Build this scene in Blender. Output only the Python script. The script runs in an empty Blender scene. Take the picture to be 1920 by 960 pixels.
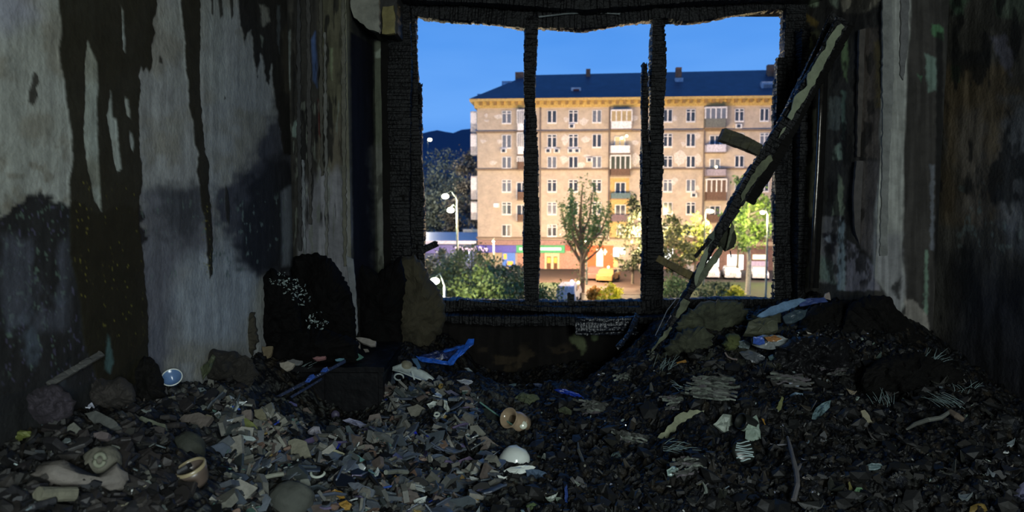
import bpy, bmesh, math, random
import numpy as np
from mathutils import Vector, Matrix, Euler, Quaternion
random.seed(7); RNG = np.random.default_rng(7)
SC = bpy.context.scene; COL = SC.collection
# ------------------------------------------------------------------ camera
EYE = Vector((0, 0, 1.35)); PITCH = math.radians(4.6); FPX = 1280.0
cd = bpy.data.cameras.new('camera'); cam = bpy.data.objects.new('camera', cd); COL.objects.link(cam)
cam.location = EYE; cam.rotation_euler = (math.pi/2 - PITCH, 0, 0)
cd.sensor_width = 36; cd.lens = 24; cd.clip_start = 0.05; cd.clip_end = 2000
cd.dof.use_dof = True; cd.dof.focus_distance = 2.6; cd.dof.aperture_fstop = 4.0
SC.camera = cam
# ------------------------------------------------------------------ world
w = bpy.data.worlds.new('dusk_sky'); SC.world = w; w.use_nodes = True
nt = w.node_tree; nt.nodes.clear()
tc = nt.nodes.new('ShaderNodeTexCoord'); sep = nt.nodes.new('ShaderNodeSeparateXYZ')
rp = nt.nodes.new('ShaderNodeValToRGB'); bg = nt.nodes.new('ShaderNodeBackground'); wo = nt.nodes.new('ShaderNodeOutputWorld')
nz = nt.nodes.new('ShaderNodeTexNoise'); nz.inputs['Scale'].default_value = 2.2; nz.inputs['Detail'].default_value = 3
mp = nt.nodes.new('ShaderNodeMapping'); mp.inputs['Scale'].default_value = (1, 1, 5)
mx = nt.nodes.new('ShaderNodeMix'); mx.data_type = 'RGBA'; mx.inputs[0].default_value = .35
nt.links.new(tc.outputs['Generated'], sep.inputs[0]); nt.links.new(sep.outputs['Z'], rp.inputs[0])
nt.links.new(tc.outputs['Generated'], mp.inputs[0]); nt.links.new(mp.outputs[0], nz.inputs['Vector'])
r2 = nt.nodes.new('ShaderNodeValToRGB'); nt.links.new(nz.outputs[0], r2.inputs[0])
r2.color_ramp.elements[0].position = .4; r2.color_ramp.elements[0].color = (.06, .25, .70, 1)
r2.color_ramp.elements[1].position = .62; r2.color_ramp.elements[1].color = (.14, .37, .82, 1)
e = rp.color_ramp.elements
e[0].position = 0; e[0].color = (.085, .23, .62, 1); e[1].position = .6; e[1].color = (.03, .13, .48, 1)
x = e.new(.12); x.color = (.12, .34, .84, 1); x = e.new(.22); x.color = (.07, .27, .78, 1)
nt.links.new(rp.outputs[0], mx.inputs[6]); nt.links.new(r2.outputs[0], mx.inputs[7])
nt.links.new(mx.outputs[2], bg.inputs[0]); nt.links.new(bg.outputs[0], wo.inputs[0]); bg.inputs[1].default_value = 1.14
# ------------------------------------------------------------------ exposure and an added fill light behind the camera
SC.view_settings.view_transform = 'Standard'; SC.view_settings.look = 'None'
SC.view_settings.gamma = 1; SC.view_settings.use_curve_mapping = False; SC.view_settings.exposure = 0.0
def area(name, loc, target, size, power, color):
    l = bpy.data.lights.new(name, 'AREA'); l.shape = 'RECTANGLE'; l.size = size[0]; l.size_y = size[1]
    l.energy = power; l.color = color
    o = bpy.data.objects.new(name, l); COL.objects.link(o); o.location = loc
    o.rotation_euler = (Vector(target) - Vector(loc)).to_track_quat('-Z', 'Y').to_euler(); return o
area('added_fill_light', (.95, -1.75, 1.8), (-.35, 2.9, .9), (.85, 1.0), 98, (.89, 1.0, .98))  # added soft area light, unseen, fills the room from behind the camera

# ------------------------------------------------------------------ pixel helpers
cp, sp = math.cos(PITCH), math.sin(PITCH)
def ray(px, py):
    a = (px-960)/FPX; b = (480-py)/FPX
    return Vector((a, cp + b*sp, -sp + b*cp))
def PY(px, py, Y): d = ray(px, py); return EYE + d*(Y/d.y)
def PX(px, py, X): d = ray(px, py); return EYE + d*(X/d.x)
def PZ(px, py, Z): d = ray(px, py); return EYE + d*((Z-EYE.z)/d.z)
def project(V):
    V = np.asarray(V, float); x = V[:, 0]; y = V[:, 1]; z = V[:, 2]-EYE.z
    dep = np.maximum(y*cp - z*sp, .05); up = y*sp + z*cp
    return 960+FPX*x/dep, 480-FPX*up/dep
# ------------------------------------------------------------------ noise
def _h(i, j, s):
    n = (i.astype(np.int64)*374761393 + j.astype(np.int64)*668265263 + s*982451653) & 0x7fffffff
    n = ((n ^ (n >> 13))*1274126177) & 0x7fffffff
    return ((n ^ (n >> 16)) & 0xffff)/65535.0
def vnoise(x, y, s=0):
    xi = np.floor(x); yi = np.floor(y); fx = x-xi; fy = y-yi
    fx = fx*fx*(3-2*fx); fy = fy*fy*(3-2*fy)
    a = _h(xi, yi, s); b = _h(xi+1, yi, s); c = _h(xi, yi+1, s); d = _h(xi+1, yi+1, s)
    return (a*(1-fx)+b*fx)*(1-fy)+(c*(1-fx)+d*fx)*fy
def fbm(x, y, s=0, o=4):
    t = 0; a = .5
    for k in range(o): t = t + a*vnoise(x*2**k, y*2**k, s+k*17); a *= .5
    return t/(1-.5**o)
def h1(*k):
    n = 12345
    for v in k: n = ((n ^ (int(v)*374761393 & 0x7fffffff))*1274126177) & 0x7fffffff; n ^= n >> 15
    return (n & 0xffff)/65535.0
# ------------------------------------------------------------------ materials
MATS = {}
def mat(name, col, rough=.8, rnd=.0, bump=.0, bscale=40, spec=.5, metal=0, emit=None, estr=0, vcol=False, var=.35, vscale=6, coat=0, alpha=1, trans=0, stretch=(1, 1, 1), ramp=None):
    if name in MATS: return MATS[name]
    m = bpy.data.materials.new(name); m.use_nodes = True; t = m.node_tree; b = t.nodes['Principled BSDF']; L = t.links.new
    b.inputs['Roughness'].default_value = rough; b.inputs['Metallic'].default_value = metal
    b.inputs['Specular IOR Level'].default_value = spec; b.inputs['Coat Weight'].default_value = coat
    b.inputs['Alpha'].default_value = alpha; b.inputs['Transmission Weight'].default_value = trans
    tc = t.nodes.new('ShaderNodeTexCoord'); mp = t.nodes.new('ShaderNodeMapping'); mp.inputs['Scale'].default_value = stretch
    L(tc.outputs['Object'], mp.inputs[0])
    n = t.nodes.new('ShaderNodeTexNoise'); n.inputs['Scale'].default_value = vscale; n.inputs['Detail'].default_value = 5; n.inputs['Roughness'].default_value = .65
    L(mp.outputs[0], n.inputs['Vector'])
    if vcol:
        src = t.nodes.new('ShaderNodeVertexColor'); src.layer_name = 'Col'; so = src.outputs[0]
    elif ramp:
        oi = t.nodes.new('ShaderNodeObjectInfo'); cr = t.nodes.new('ShaderNodeValToRGB'); cr.color_ramp.interpolation = 'LINEAR'
        els = cr.color_ramp.elements
        while len(els) < len(ramp): els.new(.5)
        for k, c in enumerate(ramp): els[k].position = k/(len(ramp)-1); els[k].color = (*c, 1)
        L(oi.outputs['Random'], cr.inputs[0]); so = cr.outputs[0]
    else:
        src = t.nodes.new('ShaderNodeRGB'); src.outputs[0].default_value = (*col, 1); so = src.outputs[0]
    mr = t.nodes.new('ShaderNodeMapRange'); mr.inputs[1].default_value = .3; mr.inputs[2].default_value = .7
    mr.inputs[3].default_value = 1-var; mr.inputs[4].default_value = 1+var; L(n.outputs[0], mr.inputs[0])
    vm = t.nodes.new('ShaderNodeVectorMath'); vm.operation = 'SCALE'; L(so, vm.inputs[0]); L(mr.outputs[0], vm.inputs['Scale'])
    L(vm.outputs[0], b.inputs['Base Color'])
    if bump:
        n2 = t.nodes.new('ShaderNodeTexNoise'); n2.inputs['Scale'].default_value = bscale; n2.inputs['Detail'].default_value = 4
        L(mp.outputs[0], n2.inputs['Vector']); bp = t.nodes.new('ShaderNodeBump'); bp.inputs['Strength'].default_value = bump; bp.inputs['Distance'].default_value = .01
        L(n2.outputs[0], bp.inputs['Height']); L(bp.outputs[0], b.inputs['Normal'])
    if emit: b.inputs['Emission Color'].default_value = (*emit, 1); b.inputs['Emission Strength'].default_value = estr
    MATS[name] = m; return m
CHAR = mat('charred_wood', (.0055, .0055, .006), .5, bump=.9, bscale=70, var=.6, vscale=30, spec=.25)
CHARD = mat('soot_matte', (.006, .0055, .005), .9, bump=.8, bscale=35, spec=.15)
ASH = mat('wet_ash', (.012, .012, .014), .5, bump=1.0, bscale=55, vcol=True, spec=.18, var=.5, vscale=25)
WALLM = mat('sooted_plaster', (.3, .3, .3), .85, bump=.35, bscale=60, vcol=True, var=.2, vscale=18, spec=.12)
# ------------------------------------------------------------------ object builders
def tagit(o, label=None, cat=None, group=None, kind=None):
    if label: o['label'] = label
    if cat: o['category'] = cat
    if group: o['group'] = group
    if kind: o['kind'] = kind
    return o
def wloc(o):
    v = Vector(o.location); p = o.parent
    while p: v = v+p.location; p = p.parent
    return v
def put(name, V, F, m, parent=None, smooth=False, cols=None, origin=None):
    V = np.array([tuple(v) for v in V], float)
    if origin is None:
        origin = Vector((V[:, 0].mean(), V[:, 1].mean(), V[:, 2].min())) if parent is None else wloc(parent)
    me = bpy.data.meshes.new(name); O = np.array(origin)
    me.from_pydata((V-O).tolist(), [], F); me.materials.append(m)
    if smooth: me.polygons.foreach_set('use_smooth', [True]*len(me.polygons))
    if cols is not None:
        a = me.color_attributes.new('Col', 'FLOAT_COLOR', 'POINT')
        c = np.ones((len(V), 4)); c[:, :3] = cols; a.data.foreach_set('color', c.ravel())
    me.update(); o = bpy.data.objects.new(name, me); COL.objects.link(o)
    if parent is None: o.location = origin
    else: o.parent = parent
    return o
def empty(name, loc): o = bpy.data.objects.new(name, None); o.empty_display_size = .1; COL.objects.link(o); o.location = loc; return o
class MB:
    def __init__(s): s.V = []; s.F = []
    def add(s, V, F):
        n = len(s.V); s.V += [tuple(v) for v in V]; s.F += [tuple(i+n for i in f) for f in F]; return s
    def box(s, a, b):
        (x0, y0, z0), (x1, y1, z1) = a, b
        return s.add([(x0,y0,z0),(x1,y0,z0),(x1,y1,z0),(x0,y1,z0),(x0,y0,z1),(x1,y0,z1),(x1,y1,z1),(x0,y1,z1)],
                     [(0,3,2,1),(4,5,6,7),(0,1,5,4),(1,2,6,5),(2,3,7,6),(3,0,4,7)])
    def put(s, name, m, parent=None, **k): return put(name, s.V, s.F, m, parent, **k)
def frame_of(d, up=Vector((0, 0, 1))):
    d = d.normalized(); s = d.cross(up)
    if s.length < 1e-3: s = d.cross(Vector((0, 1, 0)))
    s.normalize(); return d, s, s.cross(d).normalized()
def tube(pts, rad, n=8, cap=True):
    V = []; F = []; pts = [Vector(p) for p in pts]; m = len(pts)
    if not hasattr(rad, '__len__'): rad = [rad]*m
    for i, p in enumerate(pts):
        d = (pts[min(i+1, m-1)]-pts[max(i-1, 0)]); _, s, u = frame_of(d, Vector((0, 1, .01)))
        for k in range(n):
            a = 2*math.pi*k/n; V.append(p + (s*math.cos(a)+u*math.sin(a))*rad[i])
    for i in range(m-1):
        for k in range(n): F.append((i*n+k, i*n+(k+1) % n, (i+1)*n+(k+1) % n, (i+1)*n+k))
    if cap: F.append(tuple(range(n-1, -1, -1))); F.append(tuple((m-1)*n+k for k in range(n)))
    return V, F
def char_bar(pts, w, d, seed=0, cell=.016, rough=.004, jag=.03, k=3, facing=Vector((0, -1, 0))):
    """bar with the cracked blocks of burnt wood: rings along a path, every third ring a groove"""
    pts = [Vector(p) for p in pts]; L = [0]
    for a, b in zip(pts, pts[1:]): L.append(L[-1]+(b-a).length)
    V = []; F = []; prof = []
    for sd in range(4):
        for j in range(k):
            t = -1+2*j/k
            prof.append([(t, -1), (1, t), (-t, 1), (-1, -t)][sd])
    m = len(prof); S = []; pos = 0; row = 0
    while pos < L[-1]:
        l = cell*(.45+1.3*h1(row, seed, 31)); S += [(pos, row, 0), (pos+l*.18, row, 1), (pos+l*.85, row, 1)]; pos += l; row += 1
    S = [q for q in S if q[0] < L[-1]]+[(L[-1], row, 1)]; n = len(S)-1
    for i, (s, row, kd) in enumerate(S):
        q = 0
        while q < len(L)-2 and s > L[q+1]: q += 1
        f = (s-L[q])/(L[q+1]-L[q]); p = pts[q].lerp(pts[q+1], f); dd = (pts[q+1]-pts[q]).normalized()
        sx = dd.cross(facing).normalized(); sy = dd.cross(sx).normalized()
        ww = w if not hasattr(w, '__len__') else w[0]+(w[1]-w[0])*s/L[-1]
        for j, (a, b) in enumerate(prof):
            cid = (j+row) // 2
            g = rough*(h1(row, cid, seed)*1.5-.75)
            if kd == 0 and h1(row, cid, 8) > .35: g -= rough*.7
            if j % k == 0: g -= rough*.5
            g += rough*.8*math.sin(s*11+seed+j)+rough*1.2*math.sin(s*4.3+seed*2)
            jg = jag*(h1(j, seed, 9)-.3) if i == n else 0
            V.append(p + sx*(a*(ww/2+g)) + sy*(b*(d/2+g)) + dd*jg)
    for i in range(n):
        for j in range(m): F.append((i*m+j, i*m+(j+1) % m, (i+1)*m+(j+1) % m, (i+1)*m+j))
    F.append(tuple(range(m-1, -1, -1))); F.append(tuple(n*m+j for j in range(m)))
    return V, F
def ragged(poly, step=6, amp=2.0, seed=1):
    out = []; n = len(poly)
    for i in range(n):
        (x0, y0), (x1, y1) = poly[i], poly[(i+1) % n]; L = math.hypot(x1-x0, y1-y0); c = max(1, int(L/step))
        for j in range(c):
            t = j/c; nx, ny = (y1-y0)/max(L, 1e-6), -(x1-x0)/max(L, 1e-6); r = (h1(i, j, seed)-.5)*2*amp
            out.append((x0+(x1-x0)*t+nx*r, y0+(y1-y0)*t+ny*r))
    return out
def slab(P, off):
    """closed slab from a 3D outline P and an offset vector"""
    P = [Vector(p) for p in P]; n = len(P); V = P+[p+off for p in P]
    return V, [tuple(range(n)), tuple(range(2*n-1, n-1, -1))]+[(i, i+n, (i+1) % n+n, (i+1) % n) for i in range(n)]
def sdf(px, py, poly):
    d = np.full(px.shape, 1e9); ins = np.zeros(px.shape, bool); n = len(poly)
    for i in range(n):
        x0, y0 = poly[i]; x1, y1 = poly[(i+1) % n]; ex, ey = x1-x0, y1-y0
        t = np.clip(((px-x0)*ex+(py-y0)*ey)/(ex*ex+ey*ey+1e-9), 0, 1)
        d = np.minimum(d, np.hypot(px-x0-ex*t, py-y0-ey*t))
        c = ((y0 > py) != (y1 > py)); xx = x0+(py-y0)/(ey if abs(ey) > 1e-9 else 1e-9)*ex
        ins ^= c & (px < xx)
    return np.where(ins, -d, d)
def sstep(a, b, x): t = np.clip((x-a)/(b-a), 0, 1); return t*t*(3-2*t)
class Paint:
    """stains, soot and bare plaster: surface colour by place on the wall"""
    def __init__(s, V, base):
        s.px, s.py = project(V); s.C = np.tile(np.array(base, float), (len(V), 1)); s.H = np.zeros(len(V))
    def poly(s, poly, col, soft=3, amp=4, sc=12, k=1.0, h=0, seed=0, sy=None):
        sy = sy or sc; n = (fbm(s.px/sc, s.py/sy, seed+3, 3)-.5)*2*amp
        d = sdf(s.px, s.py, poly)+n; m = k*(1-sstep(-soft, soft, d))
        s.C = s.C*(1-m[:, None])+np.array(col)*m[:, None]; s.H += h*m; return m
    def streak(s, lo=.6, hi=1.4, sx=7, sy=110, seed=5):
        n = fbm(s.px/sx, s.py/sy, seed, 3); s.C *= (lo+(hi-lo)*sstep(.3, .7, n))[:, None]
    def blotch(s, col, sc, thr, soft=.04, k=1., seed=9, sy=None, box=None):
        n = fbm(s.px/sc, s.py/(sy or sc), seed, 4); m = k*sstep(thr-soft, thr+soft, n)
        if box is not None:
            x0, y0, x1, y1 = box; f = 14
            m = m*sstep(x0-f, x0+f, s.px)*(1-sstep(x1-f, x1+f, s.px))*sstep(y0-f, y0+f, s.py)*(1-sstep(y1-f, y1+f, s.py))
        s.C = s.C*(1-m[:, None])+np.array(col)*m[:, None]
def grid(P00, P10, P01, nu, nv, nrm, rough=.002, seed=0):
    P00, P10, P01 = map(np.array, (P00, P10, P01)); u = np.linspace(0, 1, nu+1); v = np.linspace(0, 1, nv+1)
    U, W = np.meshgrid(u, v); V = P00+U.ravel()[:, None]*(P10-P00)+W.ravel()[:, None]*(P01-P00)
    a = U.ravel()*np.linalg.norm(P10-P00); b = W.ravel()*np.linalg.norm(P01-P00)
    V = V+np.array(nrm)*((fbm(a*14, b*9, seed)-.5)*2*rough)[:, None]
    F = [(j*(nu+1)+i, j*(nu+1)+i+1, (j+1)*(nu+1)+i+1, (j+1)*(nu+1)+i) for j in range(nv) for i in range(nu)]
    return V, F
# ================================================================== ROOM
YF, YB = 3.5, 4.05                       # inner wall face, plane of the window frame
XL = PY(545, 300, YF).x; XR = PY(1765, 300, YF).x; ZC = 2.75; YR = -2.0
mb = MB().box((XL-.1, YR-.1, -.1), (XR+.1, YF+.8, 0)); tagit(mb.put('floor', CHARD), kind='structure')
mb = MB().box((XL-.1, YR-.1, ZC), (XR+.1, YF+.8, ZC+.1)); tagit(mb.put('ceiling', mat('sooted_ceiling', (.03, .028, .025), .85, bump=.5)), kind='structure')
# --- left wall
V, F = grid((XL, YF+.02, 0), (XL, 0.9, 0), (XL, YF+.02, ZC), 520, 480, (1, 0, 0), .0025, 1)
P = Paint(V, (.30, .315, .285))
P.poly([(200,-60),(620,-60),(620,800),(200,800)], (.29,.30,.305), 70, 20, 80, .8)
P.blotch((.22,.21,.17), 60, .56, .12, .7, 21); P.blotch((.34,.36,.34), 90, .62, .1, .6, 22)
P.poly([(-60,-40),(40,-40),(70,30),(20,60),(-60,50)], (.26,.27,.36), 30, 10, 30, .6)
P.blotch((.17,.155,.12), 22, .60, .08, .6, 23, box=(0,270,130,400))
sootc = (.011,.0115,.0135)
P.poly([(265,365),(300,352),(345,350),(385,345),(400,470),(330,500),(300,720),(262,720)], (.10,.105,.13), 16, 14, 24, .85, seed=2)
P.poly([(300,350),(375,345),(385,400),(350,450),(300,430)], (.03,.034,.04), 22, 26, 18, .7, seed=30)
P.poly([(-40,418),(10,405),(40,378),(75,362),(135,378),(185,400),(270,380),(275,1200),(-200,1200),(-200,418)], sootc, 5, 16, 14, .97, seed=4)
P.poly([(262,470),(330,480),(335,650),(300,700),(262,700)], (.12,.125,.15), 14, 12, 20, .7, seed=5)
P.poly([(345,480),(430,455),(478,480),(480,590),(420,640),(345,645),(328,560)], (.30,.33,.36), 26, 12, 30, .75, seed=6)
P.poly([(400,350),(430,345),(440,330),(470,300),(500,250),(520,190),(560,150),(560,560),(478,520),(440,480),(410,420)], (.045,.047,.062), 14, 18, 20, .93, seed=7)
P.poly([(455,350),(530,290),(560,300),(560,520),(455,500)], sootc, 14, 24, 22, .8, seed=8)
P.poly([(527,360),(545,350),(548,500),(528,500)], (.17,.19,.22), 5, 5, 20, .8, seed=9, sy=60)
P.poly([(445,-40),(448,30),(458,85),(463,60),(470,55),(476,120),(482,145),(487,100),(492,110),(498,150),(503,158),(508,120),(513,170),(522,230),(530,290),(560,290),(560,-40)], (.018,.016,.014), 2, 3, 8, .97, h=.003)
P.poly([(482,5),(500,15),(505,40),(492,50),(487,25)], (.22,.22,.19), 3, 4, 8, .9)
P.poly([(528,60),(545,30),(548,180),(530,170)], (.05,.045,.035), 5, 3, 9, .9)
P.poly([(486,65),(493,70),(490,88)], (.16,.18,.15), 2, 2, 8, .8)
P.poly([(518,10),(524,10),(523,100),(519,80)], (.12,.14,.15), 2, 2, 8, .7)
P.blotch((.10,.15,.12), 5.5, .71, .03, .7, 31, sy=9, box=(0,380,132,700))
P.blotch((.12,.16,.15), 7, .72, .03, .8, 32, sy=14, box=(262,370,545,520))
P.blotch((.09,.085,.15), 6, .74, .03, .6, 33, sy=9, box=(0,380,270,720))
P.blotch((.10,.13,.17), 60, .56, .09, .5, 34, box=(10,560,130,760))
P.blotch((.09,.10,.13), 40, .5, .1, .5, 35, sy=80, box=(0,440,130,620))
P.streak(.88, 1.12, 9, 160, 40)
tar = (.017,.0155,.009)
runs = Paint(V, (0, 0, 0))
keep = P.C.copy()
big = [(108,-40),(109,20),(114,50),(108,100),(118,150),(124,200),(133,260),(134,300),(128,345),(130,400),(128,470),(148,560),(155,640),(185,720),
       (277,720),(277,600),(268,490),(258,400),(266,330),(260,270),(258,200),(263,160),(259,140),(263,128),(268,138),(273,128),(279,138),(285,112),(282,90),(289,60),(284,45),(292,15),(298,-40)]
P.poly(big, tar, 1.5, 2.5, 9, .97, h=.004, seed=11)
for hole in ([(162,75),(157,120),(158,180),(155,250),(160,305),(168,340),(175,375),(188,398),(184,330),(181,250),(179,190),(182,160),(180,118),(170,98)],
             [(205,170),(199,215),(206,262),(214,310),(218,322),(226,316),(222,290),(220,262),(216,225),(209,218),(208,180)],
             [(232,183),(236,215),(242,221),(241,205),(238,185)], [(240,244),(243,278),(248,286),(249,270),(246,250)],
             [(225,12),(228,60),(229,92),(232,97),(233,80),(230,60),(229,20)]):
    m = P.poly(hole, (0, 0, 0), 1.5, 1.8, 8, 1, h=-.004, seed=12); P.C += keep*m[:, None]*np.array((.95,1.0,.97))
P.poly([(334,-40),(340,30),(345,80),(347,130),(352,150),(353,200),(360,225),(364,270),(371,290),(367,320),(373,345),(376,385),(383,410),(386,470),(392,522),(397,515),(398,450),(396,400),(390,350),(391,308),(384,285),(378,225),(373,150),(374,80),(375,-40)], tar, 1.2, 2, 9, .97, h=.004, seed=13)
for q in ([(395,-20),(400,-20),(399,28),(396,25)], [(406,-20),(414,-20),(418,28),(412,34)], [(429,-20),(436,-20),(437,30),(433,36)],
          [(62,134),(70,140),(73,155),(66,165),(70,180),(62,198),(52,192),(53,170),(57,160)], [(298,105),(303,108),(304,120),(297,116)],
          [(422,346),(428,360),(431,395),(429,420),(424,410),(421,375)], [(420,180),(424,183),(420,187)]):
    P.poly(q, (.03,.027,.022), 1.2, 1, 6, .92, h=.002)
P.blotch((.20,.18,.035), 3.2, .76, .03, .9, 41, box=(140,330,165,560)); P.blotch((.16,.15,.03), 3.2, .77, .03, .9, 42, box=(190,350,262,640)); P.blotch((.2,.18,.05), 3, .72, .03, .9, 43, box=(380,370,398,515))
P.poly([(199,625),(205,640),(210,680),(204,700),(193,690),(197,650)], (.07,.13,.13), 3, 3, 8, .8)
V = V + np.array((1., 0, 0))*P.H[:, None]
wl = put('wall_left', V, F, WALLM, cols=P.C, smooth=True); tagit(wl, kind='structure')
mb = MB().box((XL-.14, YR, 0), (XL-.006, YF+.8, ZC)); o = mb.put('masonry', CHARD, wl)
mb = MB().box((XL-.006, YR, 0), (XL, .9, ZC)); mb.put('plaster', mat('plain_plaster', (.2, .2, .19), .8, bump=.4), wl)
# --- right wall
V, F = grid((XR, 0.9, 0), (XR, YF+.02, 0), (XR, 0.9, ZC), 420, 420, (-1, 0, 0), .003, 2)
def paint_right(V):
    P = Paint(V, (.045,.042,.036))
    P.blotch((.085,.062,.035), 55, .50, .1, .8, 51, sy=90, box=(1765,120,1920,420))
    P.poly([(1885,190),(1990,180),(1990,470),(1900,480),(1868,380),(1880,280)], (.088,.092,.098), 18, 22, 26, .8, seed=52)
    P.poly([(1860,70),(1885,60),(1900,100),(1895,140),(1880,120),(1862,90)], (.10,.095,.115), 6, 8, 12, .85, seed=53)
    P.poly([(1860,-20),(1990,-20),(1990,35),(1925,45),(1868,30)], (.075,.095,.07), 8, 12, 14, .8, seed=54)
    P.poly([(1780,-20),(1815,-20),(1810,25),(1785,30)], (.05,.085,.055), 7, 8, 12, .8, seed=55)
    P.poly([(1785,120),(1800,125),(1798,155),(1786,150)], (.05,.10,.05), 4, 3, 8, .8, seed=56)
    P.poly([(1785,220),(1840,200),(1860,330),(1850,420),(1790,400)], (.075,.07,.065), 20, 20, 24, .5, seed=58)
    P.poly([(1765,480),(1990,500),(1990,900),(1765,900)], (.012,.012,.014), 60, 30, 50, .93, seed=57)
    P.blotch((.10,.12,.11), 12, .68, .04, .6, 58, sy=22, box=(1790,330,1930,470))
    P.streak(.62, 1.3, 12, 90, 59); P.blotch((.01,.01,.01), 28, .66, .05, .85, 60, sy=70)
    return P.C*2.1
wr = put('wall_right', V, F, WALLM, cols=paint_right(V), smooth=True); tagit(wr, kind='structure')
mb = MB().box((XR+.006, YR, 0), (XR+.14, YF+.8, ZC)); mb.put('masonry', CHARD, wr)
mb = MB().box((XR, YR, 0), (XR+.006, .9, ZC)); mb.put('plaster', MATS['plain_plaster'], wr)
# --- back wall with its deep window recess
def paint_back(V):
    P = Paint(V, (.022,.021,.019))
    # left pier
    P.poly([(545,-60),(656,-60),(665,640),(545,640)], (.060,.056,.044), 6, 3, 10, 1, seed=61)
    P.poly([(545,-60),(600,-60),(598,480),(545,480)], (.022,.021,.019), 9, 9, 14, .92, seed=62, sy=90)
    P.poly([(603,-60),(656,-60),(656,200),(628,230),(604,200)], (.075,.072,.046), 6, 8, 12, .8, seed=63)
    P.poly([(596,240),(656,230),(656,360),(600,340)], (.085,.075,.055), 9, 10, 14, .8, seed=64)
    P.poly([(570,350),(600,320),(656,320),(660,560),(600,540),(566,480)], (.17,.17,.185), 12, 14, 14, .85, seed=65, sy=60)
    P.poly([(646,-10),(653,-10),(659,500),(652,500)], (.13,.13,.10), 2, 1, 9, .6, seed=66)
    P.poly([(584,75),(591,60),(595,165),(588,150)], (.04,.07,.16), 3, 3, 9, .85, seed=67, sy=40)
    P.poly([(541,60),(545,55),(544,170),(540,150)], (.16,.18,.17), 2, 1.5, 9, .8, seed=68)
    P.poly([(548,230),(556,225),(556,260),(549,255)], (.13,.17,.15), 2, 3, 9, .8, seed=69)
    P.poly([(619,90),(624,90),(623,150),(619,140)], (.14,.17,.10), 2, 2, 6, .7, seed=70)
    P.poly([(596,185),(604,190),(602,260),(597,250)], (.05,.012,.012), 2, 2, 6, .8, seed=71)
    P.blotch((.008,.008,.008), 9, .60, .04, .85, 72, sy=70, box=(545,-60,640,420))
    P.blotch((.11,.12,.10), 5, .68, .04, .7, 73, sy=40, box=(545,180,652,520))
    # dark reveal, pale face by the frame
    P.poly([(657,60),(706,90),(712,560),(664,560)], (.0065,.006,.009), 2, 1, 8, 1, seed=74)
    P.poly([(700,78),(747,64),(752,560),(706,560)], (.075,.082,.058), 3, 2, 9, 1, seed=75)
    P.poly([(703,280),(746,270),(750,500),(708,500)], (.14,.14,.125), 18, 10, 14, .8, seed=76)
    P.poly([(703,98),(718,89),(735,96),(737,104),(720,110),(704,108)], (.19,.215,.17), 2, 2, 7, .95, seed=77)
    P.poly([(718,150),(730,150),(732,240),(722,235)], (.11,.15,.12), 4, 4, 9, .7, seed=78)
    P.poly([(736,120),(750,100),(752,500),(742,480)], (.018,.016,.014), 4, 3, 9, .8, seed=79)
    P.blotch((.02,.02,.015), 14, .62, .05, .7, 80, sy=26, box=(700,180,748,520))
    # right recess
    P.poly([(1504,65),(1535,58),(1536,100),(1520,125),(1507,120)], (.085,.088,.05), 4, 5, 9, .95, seed=81)
    P.poly([(1500,22),(1512,25),(1534,42),(1530,52),(1510,38)], (.10,.07,.02), 3, 3, 8, .8, seed=82)
    for q, c in (([(1510,-40),(1540,-40),(1534,10),(1520,14)], (.11,.14,.09)), ([(1553,-40),(1572,-40),(1570,16),(1558,10)], (.10,.12,.09)),
                 ([(1575,-40),(1662,-40),(1650,8),(1610,28),(1580,22)], (.12,.11,.085)), ([(1575,72),(1590,66),(1590,110),(1588,155),(1581,140),(1577,100)], (.08,.115,.055)),
                 ([(1552,185),(1575,180),(1588,230),(1575,245),(1554,240)], (.055,.062,.056)), ([(1506,208),(1530,205),(1528,300),(1524,420),(1502,420),(1504,300)], (.115,.115,.08)),
                 ([(1578,170),(1586,175),(1584,262),(1578,255)], (.075,.11,.085)), ([(1563,272),(1578,270),(1580,298),(1564,300)], (.13,.165,.125)),
                 ([(1572,322),(1580,335),(1583,405),(1558,405),(1562,390),(1570,360)], (.115,.135,.09)), ([(1536,405),(1577,405),(1578,530),(1530,530)], (.105,.10,.095)),
                 ([(1572,414),(1583,412),(1586,545),(1570,545)], (.13,.16,.165)), ([(1588,450),(1600,460),(1640,500),(1650,545),(1586,545)], (.11,.105,.12))):
        P.poly(q, c, 3, 4, 9, .95, seed=83)
    P.poly([(1543,438),(1570,440),(1566,480),(1550,470)], (.014,.012,.014), 4, 5, 8, .95, seed=84)
    P.poly([(1530,525),(1540,480),(1560,490),(1566,530)], (.10,.13,.10), 4, 4, 9, .9, seed=85)
    P.poly([(1546,448),(1556,440),(1564,455),(1552,456)], (.17,.18,.19), 2, 2, 6, .8, seed=86)
    P.poly([(1500,330),(1512,340),(1512,540),(1498,540)], (.03,.035,.02), 6, 6, 9, .8, seed=87)
    # brown burnt panel and the pale column
    P.poly([(1612,55),(1655,50),(1652,298),(1606,296)], (.050,.042,.036), 5, 3, 10, 1, seed=88)
    P.poly([(1604,302),(1650,302),(1648,470),(1630,480),(1606,450),(1598,380)], (.052,.046,.044), 5, 3, 10, 1, seed=89)
    P.poly([(1640,80),(1656,70),(1654,200),(1644,200)], (.08,.062,.02), 6, 6, 9, .6, seed=90)
    P.poly([(1666,-60),(1712,-60),(1704,90),(1696,250),(1692,470),(1700,560),(1680,612),(1668,560),(1640,520),(1641,400),(1650,300),(1654,120)], (.165,.168,.155), 3, 4, 9, .97, seed=91, sy=60)
    P.poly([(1640,440),(1690,440),(1700,540),(1680,612),(1664,550),(1640,520)], (.12,.12,.125), 10, 6, 14, .8, seed=92)
    P.poly([(1668,540),(1690,520),(1686,560)], (.012,.012,.012), 5, 6, 9, .9, seed=93)
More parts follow.
